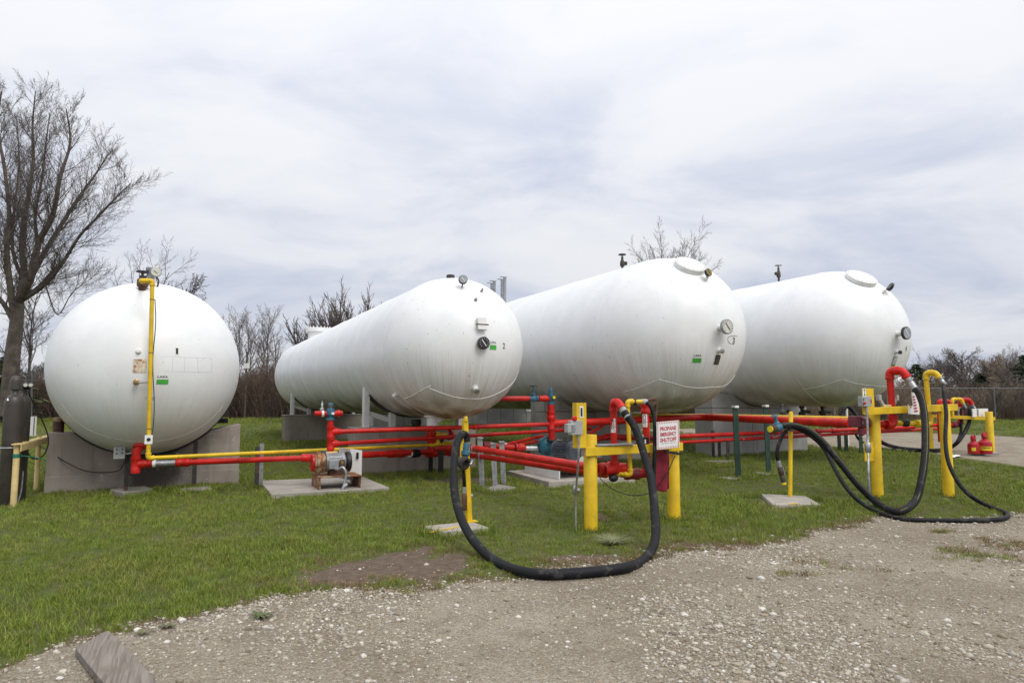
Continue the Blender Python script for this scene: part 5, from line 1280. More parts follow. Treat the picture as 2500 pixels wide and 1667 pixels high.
def slash(cx, cy, horiz):
    c = sc_ + su*cx + sv*cy + sn*.004; d = (su*.5 + sv*.86).normalized(); e = su if horiz else sv; mb.obox(c, d, d.cross(sn).normalized(), sn, .014, .004, .0006)
for k in range(nh):
    f = -.46 + .92*k/(nh - 1); slash(sw*f, sh*.455, True); slash(sw*f, -sh*.455, True); slash(-sw*.455, sh*f, False); slash(sw*.455, sh*f, False)
part('hatched_border', mb, 'ink_red', bd)
mb = MB().tube([sc_ - su*sw*.46 + sv*sh*.45, Vector((qx + .1, 7.1, 1.3))], .006, 6); part('hanging_wire', mb, 'dark_steel', sg)
# red cloth hanging off the channel
cl = thing('red_cloth', 'dark red cloth bag hanging below the emergency shutoff sign', 'cloth bag', at(1620, 1150, y=7.1)); mb = MB(); nx_, nz_ = 10, 12; xa, xb = at(1600, 1100, y=7.0).x, at(1634, 1100, y=7.0).x; zt_, zb_ = at(1615, 1098, y=7.0).z, at(1615, 1200, y=7.0).z
for sgn in (-1, 1):
    vs = []
    for j in range(nz_ + 1):
        for i in range(nx_ + 1):
            u_, w_ = i/nx_, j/nz_; bul = math.sin(math.pi*u_)*(.02 + .04*w_) + .012*math.sin(9*u_ + 3*w_)
            vs.append((xa + (xb - xa)*u_ - .02*w_*(1 - u_), 7.02 + sgn*bul + .01*math.sin(5*w_ + 4*u_), zt_ + (zb_ - zt_)*w_*(.86 + .14*math.sin(math.pi*(.2 + .6*u_)))))
    mb.add(vs, [(j*(nx_+1)+i, j*(nx_+1)+i+1, (j+1)*(nx_+1)+i+1, (j+1)*(nx_+1)+i) for j in range(nz_) for i in range(nx_)])
part('bag', mb, 'cloth_red', cl)
# electrical
el = thing('electrical_box', 'grey switch boxes on a conduit beside plate 1', 'electrical box', G(1406, 1297), 'grey switch boxes'); cxx = G(1406, 1297); c = Vector((at(1409, 1050, y=6.95).x, 6.92, 0))
part('conduit', MB().tube(bend([(cxx.x, cxx.y, -.05), (cxx.x, cxx.y, .45), (c.x, c.y + .0, .9), (c.x, c.y, 1.28)], .15), .0135, 10), 'galv', el); part('conduit_body', MB().lathe((cxx.x, cxx.y, .44), Z3, [(.02, 0), (.034, .02), (.034, .1), (.02, .12)], 12), 'galv', el); part('conduit_plug', MB().lathe((cxx.x, cxx.y, .5), Vector((.6, -.8, 0)), [(.03, 0), (.03, .05), (.02, .06)], 8), 'galv', el)
a = at(1394, 1062, y=6.88); b = at(1423, 1026, y=6.88); q = part('box', MB().box(a, b + Y3*.07), 'grey_box', el, bevel=.006); a = at(1386, 1056, y=6.8); b = at(1405, 1034, y=6.8); q2 = part('switch_box', MB().box(a, b + Y3*.08), 'grey_box', el, bevel=.006); part('switch_cover', MB().box(Vector((a.x + .055, 6.792, a.z + .012)), Vector((b.x - .006, 6.799, b.z - .012))), 'steel', q2); part('alarm_button', MB().lathe(at(1401, 1021, y=6.9), -Y3, [(.03, 0), (.03, .03), (.02, .04)], 14), 'red', el)
w_ = thing('black_cable', 'thin black cable drooping below the channel of station 1', 'cable', at(1460, 1150, y=7.2)); part('cable', MB().tube(smooth_path([at(1455, 1152, y=7.15), at(1475, 1178, y=7.1), at(1505, 1198, y=7.05), at(1545, 1209, y=7.0), at(1590, 1200, y=7.0), at(1625, 1160, y=6.9), at(1648, 1112, y=6.88)], 6), .006, 6), 'black', w_)
# hoses of station 1
hp = [e1 - dd*.06, e1] + [at(*p[:2], y=p[2]) for p in ((1549,1042,6.86), (1568,1094,6.7), (1586,1155,6.45), (1594,1200,6.28), (1598,1245,6.1), (1601,1295,5.85), (1594,1335,5.66), (1570,1368,5.5))] + [at(*p, z=.052) for p in ((1530,1384), (1470,1393), (1400,1399), (1330,1401), (1270,1394))] + [at(*p[:2], y=p[2]) for p in ((1215,1372,6.05), (1165,1330,6.5), (1130,1275,6.95), (1112,1215,7.3), (1107,1150,7.6), (1112,1100,7.8), (1119,1072,7.9), (1128,1060,7.96), (1137,1063,8.0), (1139,1078,8.0))]
big = hose('loading_hose', 'big black loading hose drooping to the gravel in front of station 1', hp, .048)
hp = [Vector((vx + .25, vy - .05, vt))] + [at(*p[:2], y=p[2]) for p in ((1588,992,7.04), (1596,1015,7.0), (1599,1050,6.95), (1598,1110,6.92), (1597,1165,6.9), (1598,1200,6.75), (1603,1240,6.5))]
hose('vapor_hose', 'thin black hose hanging beside the big hose at station 1', hp, .026)
# hose post 1
ps = thing('hose_post', 'yellow angle post holding the end of the big hose', 'post', G(1148, 1283), 'yellow hose posts'); pb = G(1148, 1283); pt_ = at(1137, 1024, y=8.05); mb = MB(); up_ = (pt_ - pb).normalized()
mb.bar(pb - Z3*.02, pt_, .062, .008, Y3); mb.bar(pb - Z3*.02 + Vector((-.027, .03, 0)), pt_ + Vector((-.027, .03, 0)), .008, .06, Y3); part('angle', mb, 'yellow', ps); part('tip', MB().lathe(pt_ - Z3*.02, Z3, [(.026, 0), (.026, .05), (.018, .062)], 12), 'yellow', ps); part('base_plate', MB().box(pb + Vector((-.07, -.06, .052)), pb + Vector((.09, .06, .062))), 'yellow', ps); part('hook_plate', MB().box(at(1124, 1133, y=7.98), at(1146, 1065, y=7.99) + Y3*.01), 'yellow', ps)
quad_pad('square concrete footing with a yellow stripe under the yellow angle post', [G(1036,1293), G(1062,1309), G(1198,1298), G(1150,1281)], .05); a, b = at(1050, 1299, z=.054), at(1118, 1285, z=.054); o = part('paint_stripe', MB().bar(a, b, .05, .002, Z3), 'yellow'); o['label'] = 'worn yellow paint stripe on the post footing'; o['category'] = 'paint stripe'
hv_ = thing('hose_valve', 'dark blue hose end valve hanging on the yellow angle post', 'valve', at(1128, 1110, y=8.0)); q = at(1138, 1080, y=8.0)
part('body', MB().lathe(q, Vector((-.12, 0, -1)), [(.042, 0), (.05, .02), (.05, .1), (.065, .11), (.065, .15), (.045, .17), (.045, .23)], 16), 'blue', hv_); c = at(1128, 1128, y=7.93); part('coupler_ring', MB().lathe(c, Vector((.35, -1, -.25)), [(.075, 0), (.08, .02), (.08, .07), (.055, .075), (.05, .03)], 20), 'dark_steel', hv_); part('latch', MB().tube(smooth_path([c + Vector((.07, -.03, -.02)), c + Vector((.11, -.03, -.02)), c + Vector((.13, -.02, .02))]), .012, 6), 'galv', hv_)
hose('short_hose', 'short black tail hose hanging behind the yellow angle post', [at(1130, 1135, y=8.02), at(1132, 1160, y=8.06), at(1134, 1190, y=8.08)], .021); nz = thing('hose_nozzle', 'rusty brown filling nozzle hanging at the yellow angle post', 'nozzle', at(1135, 1190, y=8.08)); q = at(1134, 1188, y=8.08); part('ferrule', MB().lathe(q, -Z3, [(.025, 0), (.027, .01), (.027, .08)], 12), 'galv', nz); part('body', MB().lathe(q - Z3*.08, -Z3, [(.024, 0), (.036, .03), (.036, .12), (.026, .15), (.03, .2), (.018, .22)], 12), 'rust_dark', nz); part('side_cock', MB().lathe(q - Z3*.12, X3, [(.012, 0), (.012, .08), (.024, .085), (.024, .11)], 8), 'steel', nz); part('chain', MB().tube(smooth_path([q + Vector((-.05, 0, .1)), q + Vector((-.055, 0, -.02)), q + Vector((-.085, 0, -.05)), q + Vector((-.05, 0, -.09))]), .004, 5), 'brass', nz)

# station 2 -----------------------------------------------------------
b2a = bollard('tall yellow bollard beside the push button box, left end of the right loading station', G(2144, 1217), 1.40); b2b = bollard('yellow bollard at the right end of station 2', G(2317, 1213), 1.50)
s2 = thing('loading_station', 'taller yellow channel frame at right, holding two high goosenecks and a bent sign', 'frame', (10.9, 7.0, 1.4), 'yellow loading station frames')
ca, cb_ = at(2118, 1004, y=7.13), at(2338, 994, y=6.83); channel(s2, ca, cb_, .11, .09); a, b = at(2103, 948, y=7.1), at(2134, 1012, y=7.1)
q = part('number_plate', MB().box(Vector((a.x, 7.085, b.z)), Vector((b.x, 7.1, a.z))), 'yellow', s2, bevel=.003); part('label', MB().box((a.x + .003, 7.078, a.z - .125), (a.x + .075, 7.084, a.z - .003)), 'label_white', q); part('number', flat_text(MB(), '2', (a.x + .039, 7.076, a.z - .062), X3, Z3, .045, .1), 'ink', q)
ba = G(2144, 1217); mb = MB(); mb.box((ba.x - .3, ba.y - .02, .62), (ba.x - .06, ba.y, .92)); part('side_plate', mb, 'yellow', s2)
y_ = thing('pipe_cradle', 'pale forked pipe cradle resting on the channel of station 2', 'bracket', at(2170, 992, y=7.2)); c = at(2168, 992, y=7.2); part('cradle', MB().bar(c + Vector((-.15, 0, 0)), c + Vector((.16, 0, 0)), .06, .05, Y3), 'cream', y_)
for s in (-1, 1): part('fork_arm', MB().bar(c + Vector((.13*s, 0, .02)), c + Vector((.22*s, 0, .14)), .05, .04, Y3), 'grey_box', y_); part('fork_tip', MB().bar(c + Vector((.22*s, 0, .1)), c + Vector((.225*s, 0, .19)), .06, .06, Y3), 'grey_box', y_)
ra = thing('liquid_riser', 'tall red liquid standpipe with gooseneck at station 2', 'standpipe', (10.8, 7.2, 1.2), 'loading standpipes'); rx = at(2178, 980, y=7.2).x; zb = at(2182, 1036, y=7.2).z
e2, d2 = gooseneck(ra, (rx, 7.2, zb), (rx - .03, 7.2, 2.09), at(2203, 904, y=7.0), at(2214, 921, y=6.95), .054, 'red', 'galv', .24); elbow(ra, (rx, 7.2, zb + .3), (rx, 7.2, zb), (rx - .3, 7.25, zb), .058, 'red'); part('pipe', MB().tube([(rx, 7.2, zb), (h2.x, 7.5, h2.z)], .06, 14), 'red', ra); pipe_tag(ra, rx, 7.2, 1.68, 1.83, .054, 'LIQUID')
ac = thing('shutoff_actuator', 'maroon shutoff valve actuator left of bollard 2', 'valve', at(2095, 1032, y=7.45)); c = at(2094, 1030, y=7.4); q = part('body', MB().box(c + Vector((-.14, -.08, -.08)), c + Vector((.0, .08, .1))), 'maroon', ac, bevel=.015); part('cylinder', MB().lathe(c + Vector((0, -.02, .0)), Vector((1, -.1, -.05)), [(.07, 0), (.1, .02), (.1, .16), (.06, .18)], 16), 'maroon', ac); part('lever', MB().bar(c + Vector((-.02, -.1, -.03)), c + Vector((.09, -.1, .09)), .03, .012, Y3), 'steel', ac);  part('fuse_link', MB().lathe(c + Vector((.05, -.02, -.1)), -Z3, [(.05, 0), (.05, .1), (.03, .12)], 10), 'maroon', ac)
yv = thing('vapor_riser', 'tall yellow vapor standpipe with gooseneck at station 2', 'standpipe', (11.5, 7.1, 1.2), 'loading standpipes'); vx2 = at(2268, 990, y=7.05).x; vz2 = at(2272, 1035, y=7.05).z
e3, d3 = gooseneck(yv, (vx2, 7.05, vz2), (vx2 - .04, 7.05, 2.06), at(2283, 909, y=6.92), at(2292, 921, y=6.88), .04, 'yellow', 'galv', .17); pipe_tag(yv, vx2 - .006, 7.05, 1.68, 1.84, .04, 'VAPOR'); run(yv, [(vx2, 7.05, vz2 + .1), (vx2, 7.05, vz2), (rx + .12, 7.25, vz2 + .02)], .04, 'yellow'); part('ball_valve', MB().lathe((rx + .28, 7.2, vz2 + .02), X3, [(.05, -.05), (.05, .0), (.065, .01), (.065, .08), (.05, .09), (.05, .13)], 14), 'black', yv); coupling(yv, (vx2 - .2, 7.1, vz2 + .01), X3, .05, 'yellow', .18)
el = thing('electrical_box', 'grey push button box on a conduit beside plate 2', 'electrical box', G(2124, 1233), 'grey switch boxes'); cc = G(2124, 1233); a, b = at(2106, 992, y=7.0), at(2128, 967, y=7.0); q = part('box', MB().box(a, b + Y3*.08), 'grey_box', el, bevel=.006); part('button', MB().lathe((a.x + .03, 6.998, a.z + .05), -Y3, [(.02, 0), (.02, .03)], 12), 'ink_red', q); part('button', MB().lathe((a.x + .03, 6.998, a.z + .12), -Y3, [(.02, 0), (.02, .02)], 12), 'galv', q); part('side_label', MB().box((b.x - .03, 6.994, a.z + .05), (b.x - .01, 6.999, b.z - .05)), 'ink_red', q); mm = (a.x + b.x)/2 + .02
part('conduit', MB().tube(bend([(cc.x, cc.y, -.05), (cc.x, cc.y, .5), (mm, 7.03, 1.0), (mm, 7.03, a.z)], .15), .018, 10), 'galv', el); part('conduit_body', MB().lathe((cc.x + (mm - cc.x)*.65, cc.y + (7.03 - cc.y)*.65, .78), Z3, [(.03, 0), (.045, .02), (.045, .14), (.03, .16)], 12), 'galv', el)
sf = thing('folded_sign', 'bent white warning sign with faded red print at station 2', 'sign', at(2232, 1005, y=6.9)); P_ = [at(*p, y=6.93) for p in ((2218,1010), (2245,1012), (2243,985), (2232,958), (2225,957), (2229,990), (2224,998), (2217,986))]
q = part('board', MB().add([tuple(p) for p in P_] + [tuple(p + Y3*.006) for p in P_], [tuple(range(8)), tuple(range(8, 16))[::-1]] + [(i, (i+1) % 8, 8 + (i+1) % 8, 8 + i) for i in range(8)]), 'label_white', sf); mb = MB(); d = (P_[3] - P_[2]).normalized()
for k in range(6): c = at(2237 - k*1.2, 1003 - k*7, y=6.92); mb.obox(c, X3, Z3, Y3, .045 - .004*k, .012, .0006)
part('faded_print', mb, 'ink_red', q)
# hoses of station 2
hp = [e2 - d2*.06, e2] + [at(*p[:2], y=p[2]) for p in ((2247,966,6.75), (2256,1005,6.6), (2259,1050,6.45), (2258,1110,6.3), (2250,1170,6.2), (2236,1220,6.15))] + [at(2208, 1244, z=.1), at(2180, 1248, z=.07)] + [at(*p[:2], y=p[2]) for p in ((2140,1226,6.7), (2095,1183,6.95), (2050,1128,7.2), (2015,1085,7.4), (1985,1058,7.55), (1955,1043,7.65), (1928,1038,7.72), (1908,1040,7.74))]
hose('loading_hose', 'big black loading hose with a yellow stripe looping from station 2 to the thin post', hp, .052, stripe='hose_stripe')
hp = [e3 - d3*.05, e3] + [at(*p[:2], y=p[2]) for p in ((2304,958,6.75), (2310,1010,6.6), (2308,1070,6.5), (2315,1125,6.3), (2338,1175,6.1), (2372,1212,5.9))] + [at(*p, z=.035) for p in ((2420,1238), (2452,1249), (2461,1259), (2440,1267), (2380,1270), (2300,1270), (2220,1268), (2165,1258))] + [at(*p[:2], y=p[2]) for p in ((2110,1232,6.55), (2070,1195,6.8), (2040,1148,7.1), (2015,1100,7.4), (1990,1072,7.6), (1955,1050,7.75), (1928,1044,7.82), (1915,1056,7.84), (1903,1080,7.84), (1897,1105,7.84), (1900,1126,7.84))]
hose('vapor_hose', 'thin black hose from station 2 sweeping over the gravel and up to the thin post', hp, .03)
ps = thing('hose_post', 'thin round yellow post holding the blue hose valve', 'post', G(1929, 1220), 'yellow hose posts'); pb = G(1929, 1220); pt_ = at(1931, 1004, y=7.84); part('pipe', MB().lathe(pb, (pt_ - pb), [(.033, 0), (.033, (pt_ - pb).length - .02), (.025, (pt_ - pb).length)], 16), 'yellow', ps); part('wrap', MB().lathe(at(1928, 1046, y=7.8), Vector((1, -.2, .2)), [(.055, 0), (.058, .04)], 12), 'galv', ps)
quad_pad('tilted square concrete footing under the thin yellow post', [G(1858,1213), G(1888,1240), G(2004,1240), G(1968,1218)], .055); o = part('paint_stripe', MB().bar(at(1925, 1229, z=.059), at(1948, 1229, z=.059), .09, .002, Z3), 'yellow'); o['label'] = 'yellow paint spot on the tilted post footing'; o['category'] = 'paint spot'
hv_ = thing('hose_valve', 'blue loading hose valve with handwheel at the thin yellow post', 'valve', at(1890, 1040, y=7.78)); q = at(1910, 1041, y=7.76); d = (at(1868, 1050, y=7.7) - q).normalized()
part('ferrule', MB().lathe(q - d*.1, d, [(.055, 0), (.06, .02), (.06, .08), (.05, .1), (.058, .11), (.058, .15)], 16), 'galv', hv_); part('body', MB().lathe(q + d*.05, d, [(.05, 0), (.07, .03), (.075, .1), (.06, .14), (.06, .16)], 16), 'blue', hv_); part('coupler', MB().lathe(q + d*.2, d, [(.06, 0), (.068, .01), (.068, .1), (.055, .11)], 18), 'dark_steel', hv_); part('cap', MB().lathe(q + d*.31, d, [(.05, 0), (.05, .02)], 16), 'yellow_label', hv_)
sd_ = Vector((-.35, 0, 1)).normalized(); part('bonnet', MB().lathe(q + d*.12, sd_, [(.05, 0), (.05, .08), (.03, .1), (.03, .18)], 12), 'blue', hv_); handwheel(hv_, q + d*.12 + sd_*.2, sd_, .055, 'blue'); part('lock_wire', MB().tube(smooth_path([q + d*.22 + Vector((-.05, 0, -.06)), q + d*.24 + Vector((0, 0, -.14)), q + d*.18 + Vector((.05, 0, -.12)), q + d*.14 + Vector((.06, 0, -.05))]), .004, 5), 'steel', hv_)
nz = thing('hose_nozzle', 'grey filling nozzle with yellow tip hanging left of the thin post', 'nozzle', at(1903, 1130, y=7.84)); q = at(1900, 1124, y=7.84); d = (at(1914, 1180, y=7.8) - q).normalized(); part('ferrule', MB().lathe(q, d, [(.034, 0), (.036, .01), (.036, .05), (.03, .055), (.036, .06), (.036, .1)], 14), 'galv', nz); part('body', MB().lathe(q + d*.1, d, [(.03, 0), (.045, .02), (.045, .12), (.03, .14), (.038, .15), (.038, .25)], 14), 'dark_steel', nz); part('trigger', MB().obox(q + d*.17 + X3*.045, d, Y3, X3, .06, .012, .025), 'steel', nz); part('tip', MB().lathe(q + d*.35, d, [(.036, 0), (.036, .035)], 14), 'yellow_label', nz)

# station 3 (far) -----------------------------------------------------
bollard('far left yellow bollard of the distant station', G(2272, 1102), at(2272, 1020, y=12.7).z, .09); bollard('far right yellow bollard beside the red fuel cans', G(2420, 1106), at(2418, 1008, y=11.65).z, .1)
s3 = thing('loading_station', 'yellow rail frame of the distant station at the right', 'frame', (21, 12, 1), 'yellow loading station frames'); channel(s3, at(2262, 1015, y=12.6), at(2430, 1022, y=11.5), .1, .09); part('upright', MB().bar(at(2325, 1018, y=12.15), at(2325, 985, y=12.15), .05, .05), 'yellow', s3)
for k, (px, pt, pb_, mat, lb_, r) in enumerate(((2294, 975, 1045, 'red', 'left red gooseneck of the distant station', .06), (2326, 970, 1022, 'yellow', 'yellow gooseneck of the distant station', .04), (2346, 972, 1036, 'red', 'right red gooseneck of the distant station with hose', .06))):
    y0 = 12.2; g_ = thing('liquid_riser' if mat == 'red' else 'vapor_riser', lb_, 'standpipe', at(px, pb_, y=y0), 'loading standpipes'); b, t = at(px, pb_, y=y0), at(px - 1, pt + 4, y=y0); E_, D_ = gooseneck(g_, b, t, t + Vector((.26, -.1, .0)), t + Vector((.33, -.13, -.16)), r, mat, 'galv', .16)
    if k == 2: e6 = E_; pipe_tag(g_, b.x, b.y, 1.15, 1.4, r, 'LIQUID'); elbow(g_, b + Z3*.3, b, b - X3*.3, .06, 'red'); part('valve_body', MB().lathe(b - X3*.42, X3, [(.07, 0), (.1, .03), (.1, .12), (.06, .15), (.06, .3)], 14), 'maroon', g_); part('pipe', MB().tube([b - X3*.3, b - X3*1.5 + Y3*.1], .05, 12), 'red', g_)
    if k == 1: e5 = E_
    if k == 0: e4 = E_; part('drop', MB().tube([b, b - Z3*.4], .06, 12), 'red', g_)
hose('loading_hose', 'black hose dropping from the right red gooseneck of the distant station', [e6] + [at(*p[:2], y=p[2]) for p in ((2368,1000,12.0), (2366,1030,12.0), (2352,1060,12.0), (2335,1082,12.0))] + [at(*p, z=.12) for p in ((2315,1094), (2285,1099))], .055)
hose('vapor_hose', 'thin black hose dropping from the yellow gooseneck of the distant station', [e5] + [at(*p[:2], y=p[2]) for p in ((2346,1000,12.1), (2347,1030,12.1), (2344,1060,12.1), (2330,1085,12.1))] + [at(2305, 1097, z=.1)], .035)
hose('loading_hose', 'black hose lying along the ground behind station 2', [at(2285, 1100, z=.12), at(2240, 1098, z=.1), at(2190, 1092, z=.1)] + [at(*p[:2], y=p[2]) for p in ((2150,1078,13.4), (2115,1050,13.6), (2095,1020,13.8), (2080,1000,14.0), (2068,992,14.0), (2060,1000,14.0), (2054,1015,14.0))], .06)
hose('vapor_hose', 'thin black hose lying on the gravel behind station 2', [at(2240, 1101, z=.09), at(2190, 1099, z=.08), at(2140, 1092, z=.08), at(2100, 1075, y=13.2), at(2085, 1050, y=13.3)], .035)
o = thing('white_post', 'slim white marker post under the belly of tank 4', 'post', G(2071, 1088)); b = G(2071, 1088); part('post', MB().cyl(b, Vector((b.x, b.y, at(2068, 993, y=b.y).z)), .035, 10), 'white', o)
wb = thing('white_board', 'white board with a grey stripe on the distant station rail', 'sign', at(2395, 1018, y=11.8)); a, b = at(2376, 1018, y=11.8), at(2412, 997, y=11.8); q = part('board', MB().box(a, b + Y3*.03), 'white', wb); part('stripe', MB().box((a.x + .2, 11.79, a.z + .02), (a.x + .27, 11.799, b.z - .01)), 'steel', q)
quad_pad('low concrete slab under the red fuel cans', [G(2362,1106), G(2372,1112), G(2440,1110), G(2430,1104)], .05, mat='concrete')
for px, lb_, s in ((2378, 'smaller red safety fuel can at the left', 1.2), (2406, 'larger red safety fuel can with a wide yellow label', 1.4)):
    b = at(px, 1107, z=.095); c = thing('fuel_can', lb_, 'fuel can', b, 'red safety fuel cans'); r = .125*s
    part('body', MB().lathe(b, Z3, [(r*.96, 0), (r, .02), (r, .2*s), (r*.96, .23*s), (r*.6, .27*s), (r*.3, .29*s), (r*.3, .33*s)], 24), 'can_red', c); part('lid', MB().lathe(b + Z3*.33*s, Z3, [(r*.42, 0), (r*.46, .02), (r*.4, .045)], 16), 'can_red', c); part('spout_guard', MB().box(b + Vector((-r*.6, -.02, .36*s)), b + Vector((r*.6, .02, .42*s))), 'can_red', c)
    part('handle', MB().tube(smooth_path([b + Vector((-r*.75, 0, .24*s)), b + Vector((-r*.7, 0, .4*s)), b + Vector((0, 0, .45*s)), b + Vector((r*.7, 0, .4*s)), b + Vector((r*.75, 0, .24*s))]), .011, 6), 'dark_red', c)
    f = math.atan2(-b.y, -b.x); mb = MB(); k = 10; A = 1.1 if s > 1.3 else .35; mb.add([(b.x + (r + .003)*math.cos(f - A + 2*A*i/k), b.y + (r + .003)*math.sin(f - A + 2*A*i/k), b.z + z*s) for z in (.07, .15) for i in range(k + 1)], [(i, i+1, k+2+i, k+1+i) for i in range(k)]); q = part('label_band', mb, 'yellow_label', c)
    if s > 1.3: vs, fs = text_geo('FLAMMABLE'); part('lettering', MB().add([(b.x + (r + .005)*math.cos(f + a*1.7), b.y + (r + .005)*math.sin(f + a*1.7), b.z + s*(.125 + .03*h_)) for a, h_ in vs], fs), 'ink', q)
o = thing('plastic_scrap', 'crumpled pale plastic scrap on the ground by the distant station', 'litter', G(2340, 1117)); b = G(2340, 1117); rng = random.Random(3); mb = MB(); nn_ = 7
vs = [(b.x + .09*i + rng.uniform(-.03, .03), b.y + .07*j + rng.uniform(-.02, .02), b.z + .015 + rng.uniform(0, .05)) for j in range(4) for i in range(-3, 4)]; mb.add(vs, [(j*7+i, j*7+i+1, j*7+8+i, j*7+7+i) for j in range(3) for i in range(6)]); part('sheet', mb, 'label_white', o, smooth=False)

sm = thing('small_sign', 'small white sign with red lettering on the distant concrete saddle', 'sign', at(1303, 999, y=31.66)); a, b = at(1284, 1004, y=31.66), at(1323, 994, y=31.66)
q = part('board', MB().box(a, b + Y3*.02), 'label_white', sm); part('lettering', flat_text(MB(), 'EMERGENCY SHUTOFF', (a + b)/2 - Y3*.006 + Z3*.03, X3, Z3, (b.x - a.x)*.85, (b.z - a.z)*.3), 'ink_red', q)
# ------------------------------------------------------------------ foreground plank and weeds
A_, B_, C_ = G(184, 1603), G(264, 1560), G(364, 1667); wv = Vector((B_.x - A_.x, B_.y - A_.y, 0)); lv = Vector((C_.x - B_.x, C_.y - B_.y, 0)).normalized(); un = Vector((-lv.y, lv.x, 0)); un = un if un.dot(wv) < 0 else -un; W_ = abs(wv.dot(un)); SK_ = -wv.dot(lv)
pk = MB(); O_ = Vector((B_.x, B_.y, .012)); n_ = 14; prof = []
for i in range(n_ + 1):      # slightly warped board with worn ends
    for j in range(7):
        u_ = j/6; l_ = SK_*u_*(1 - i/n_) - .012*math.sin(9*u_) + 1.5*i/n_; zz = .045 + .006*math.sin(3*l_ + 4*u_); prof.append(O_ + un*(W_*u_) + lv*l_ + Z3*zz)
top_n = len(prof); bot = [Vector((p.x, p.y, p.z - .042)) for p in prof]; fs = [(i*7+j, i*7+j+1, i*7+8+j, i*7+7+j) for i in range(n_) for j in range(6)]
fs += [tuple(top_n + k for k in f[::-1]) for f in fs]; edge = [j for j in range(7)] + [i*7+6 for i in range(1, n_+1)] + [n_*7+j for j in range(5, -1, -1)] + [i*7 for i in range(n_-1, 0, -1)]
fs += [(edge[k], edge[(k+1) % len(edge)], top_n + edge[(k+1) % len(edge)], top_n + edge[k]) for k in range(len(edge))]; pk.add(prof + bot, fs)
solo('wooden_plank', pk, 'old_wood', 'weathered grey wooden plank lying at the lower left corner', 'plank')
def weed(label, p, n, L, w, mat, seed, up=.35):
    rng = random.Random(seed); t = thing('weed', label, 'weed', p, 'weeds')
    for k in range(n):
        a = 6.2832*k/n + rng.uniform(-.3, .3); l = L*rng.uniform(.6, 1.1); d = Vector((math.cos(a), math.sin(a), 0)); s = Vector((-d.y, d.x, 0)); mb = MB(); m = 7; vs = []
        for i in range(m + 1):
            f = i/m; c = p + d*l*f + Z3*(l*up*math.sin(f*2.3) + .008); ww = w*l*math.sin(math.pi*min(.97, f*.9 + .08))*(1 if i % 2 else .62); vs += [c + s*ww + Z3*ww*.25, c, c - s*ww + Z3*ww*.25]
        mb.add(vs, [(3*i, 3*i+1, 3*i+4, 3*i+3) for i in range(m)] + [(3*i+1, 3*i+2, 3*i+5, 3*i+4) for i in range(m)]); part('leaf', mb, mat, t)
weed('green dandelion rosette on the gravel edge', G(635, 1510), 9, .12, .17, 'weed', 1, .25); weed('dull broadleaf weed near the plank end', G(350, 1548), 7, .08, .2, 'weed_dull', 2, .2); weed('dull broadleaf weed at the lawn edge right of the plank', G(410, 1532), 8, .09, .2, 'weed_dull', 4, .2)
def clump(label, p, n, L, seed):
    rng = random.Random(seed); t = thing('grass_clump', label, 'grass clump', p); mb = MB()
    for k in range(n):
        a = rng.uniform(0, 6.283); l = L*rng.uniform(.4, 1); d = Vector((math.cos(a), math.sin(a), 0)); s = Vector((-d.y, d.x, 0))*.003; o = p + d*rng.uniform(0, .05); vs = []
        for i in range(5): f = i/4; c = o + d*l*f*rng.uniform(.7, .9) + Z3*l*(.75*f - .5*f*f); vs += [c + s*(1 - f*.9), c - s*(1 - f*.9)]
        mb.add(vs, [(2*i, 2*i+1, 2*i+3, 2*i+2) for i in range(4)])
    part('blades', mb, 'grass_long', t)
M('grass_long', (.26, .28, .14), .6, var=.25, scale=12); clump('pale long grass clump growing inside the big hose loop', G(1495, 1330), 260, .36, 6)
# ------------------------------------------------------------------ bare trees
def limb(mb, pts, rs, seg):
    """quick tapered twig, fixed frame"""
    d = pts[-1] - pts[0]; u, v = frame_of(d if d.length > 1e-6 else Z3); o = len(mb.v); n = len(pts)
    cs = [(math.cos(6.2832*k/seg), math.sin(6.2832*k/seg)) for k in range(seg)]
    for p, r in zip(pts, rs):
        for c, s in cs: mb.v.append((p.x + (u.x*c + v.x*s)*r, p.y + (u.y*c + v.y*s)*r, p.z + (u.z*c + v.z*s)*r))
    for i in range(n - 1):
        for k in range(seg):
            l = (k + 1) % seg; mb.f.append((o+i*seg+k, o+i*seg+l, o+(i+1)*seg+l, o+(i+1)*seg+k))
def rdir(rng, d, ang):
    u, v = frame_of(d); a = rng.uniform(0, 6.2832); return (d*math.cos(ang) + (u*math.cos(a) + v*math.sin(a))*math.sin(ang)).normalized()
def grow(tr, cr, rng, p, d, L, r, lev, Q, split=2):
    ns = Q['seg'][lev]; pts = [p]; rs = [r]; ds = [d]
    for i in range(ns):
        w = Q['wig'][lev]; d = (d + Vector((rng.gauss(0, w), rng.gauss(0, w), rng.gauss(0, w))) + Z3*Q['up'][lev]).normalized()
        p = p + d*(L/ns); pts.append(p); rs.append(max(Q['rmin'], r*(1 - Q['tap']*(i + 1)/ns))); ds.append(d)
    limb(tr if lev < split else cr, pts, rs, 7 if lev == 0 else (5 if lev < split else 3))
    if lev + 1 >= len(Q['seg']): return
    for k in range(Q['n'][lev]):
        t = Q['t0'][lev] + (1 - Q['t0'][lev])*(k + rng.uniform(0, 1))/Q['n'][lev]; f = min(t, .999)*ns; i = int(f); q = pts[i].lerp(pts[i+1], f - i); rr = rs[i] + (rs[i+1] - rs[i])*(f - i)
        grow(tr, cr, rng, q, rdir(rng, ds[i], rng.uniform(*Q['ang'][lev])), L*Q['len'][lev]*rng.uniform(.6, 1.15)*(1.15 - .55*t), max(Q['rmin'], min(rr*.8, r*Q['rad'][lev])), lev + 1, Q, split)
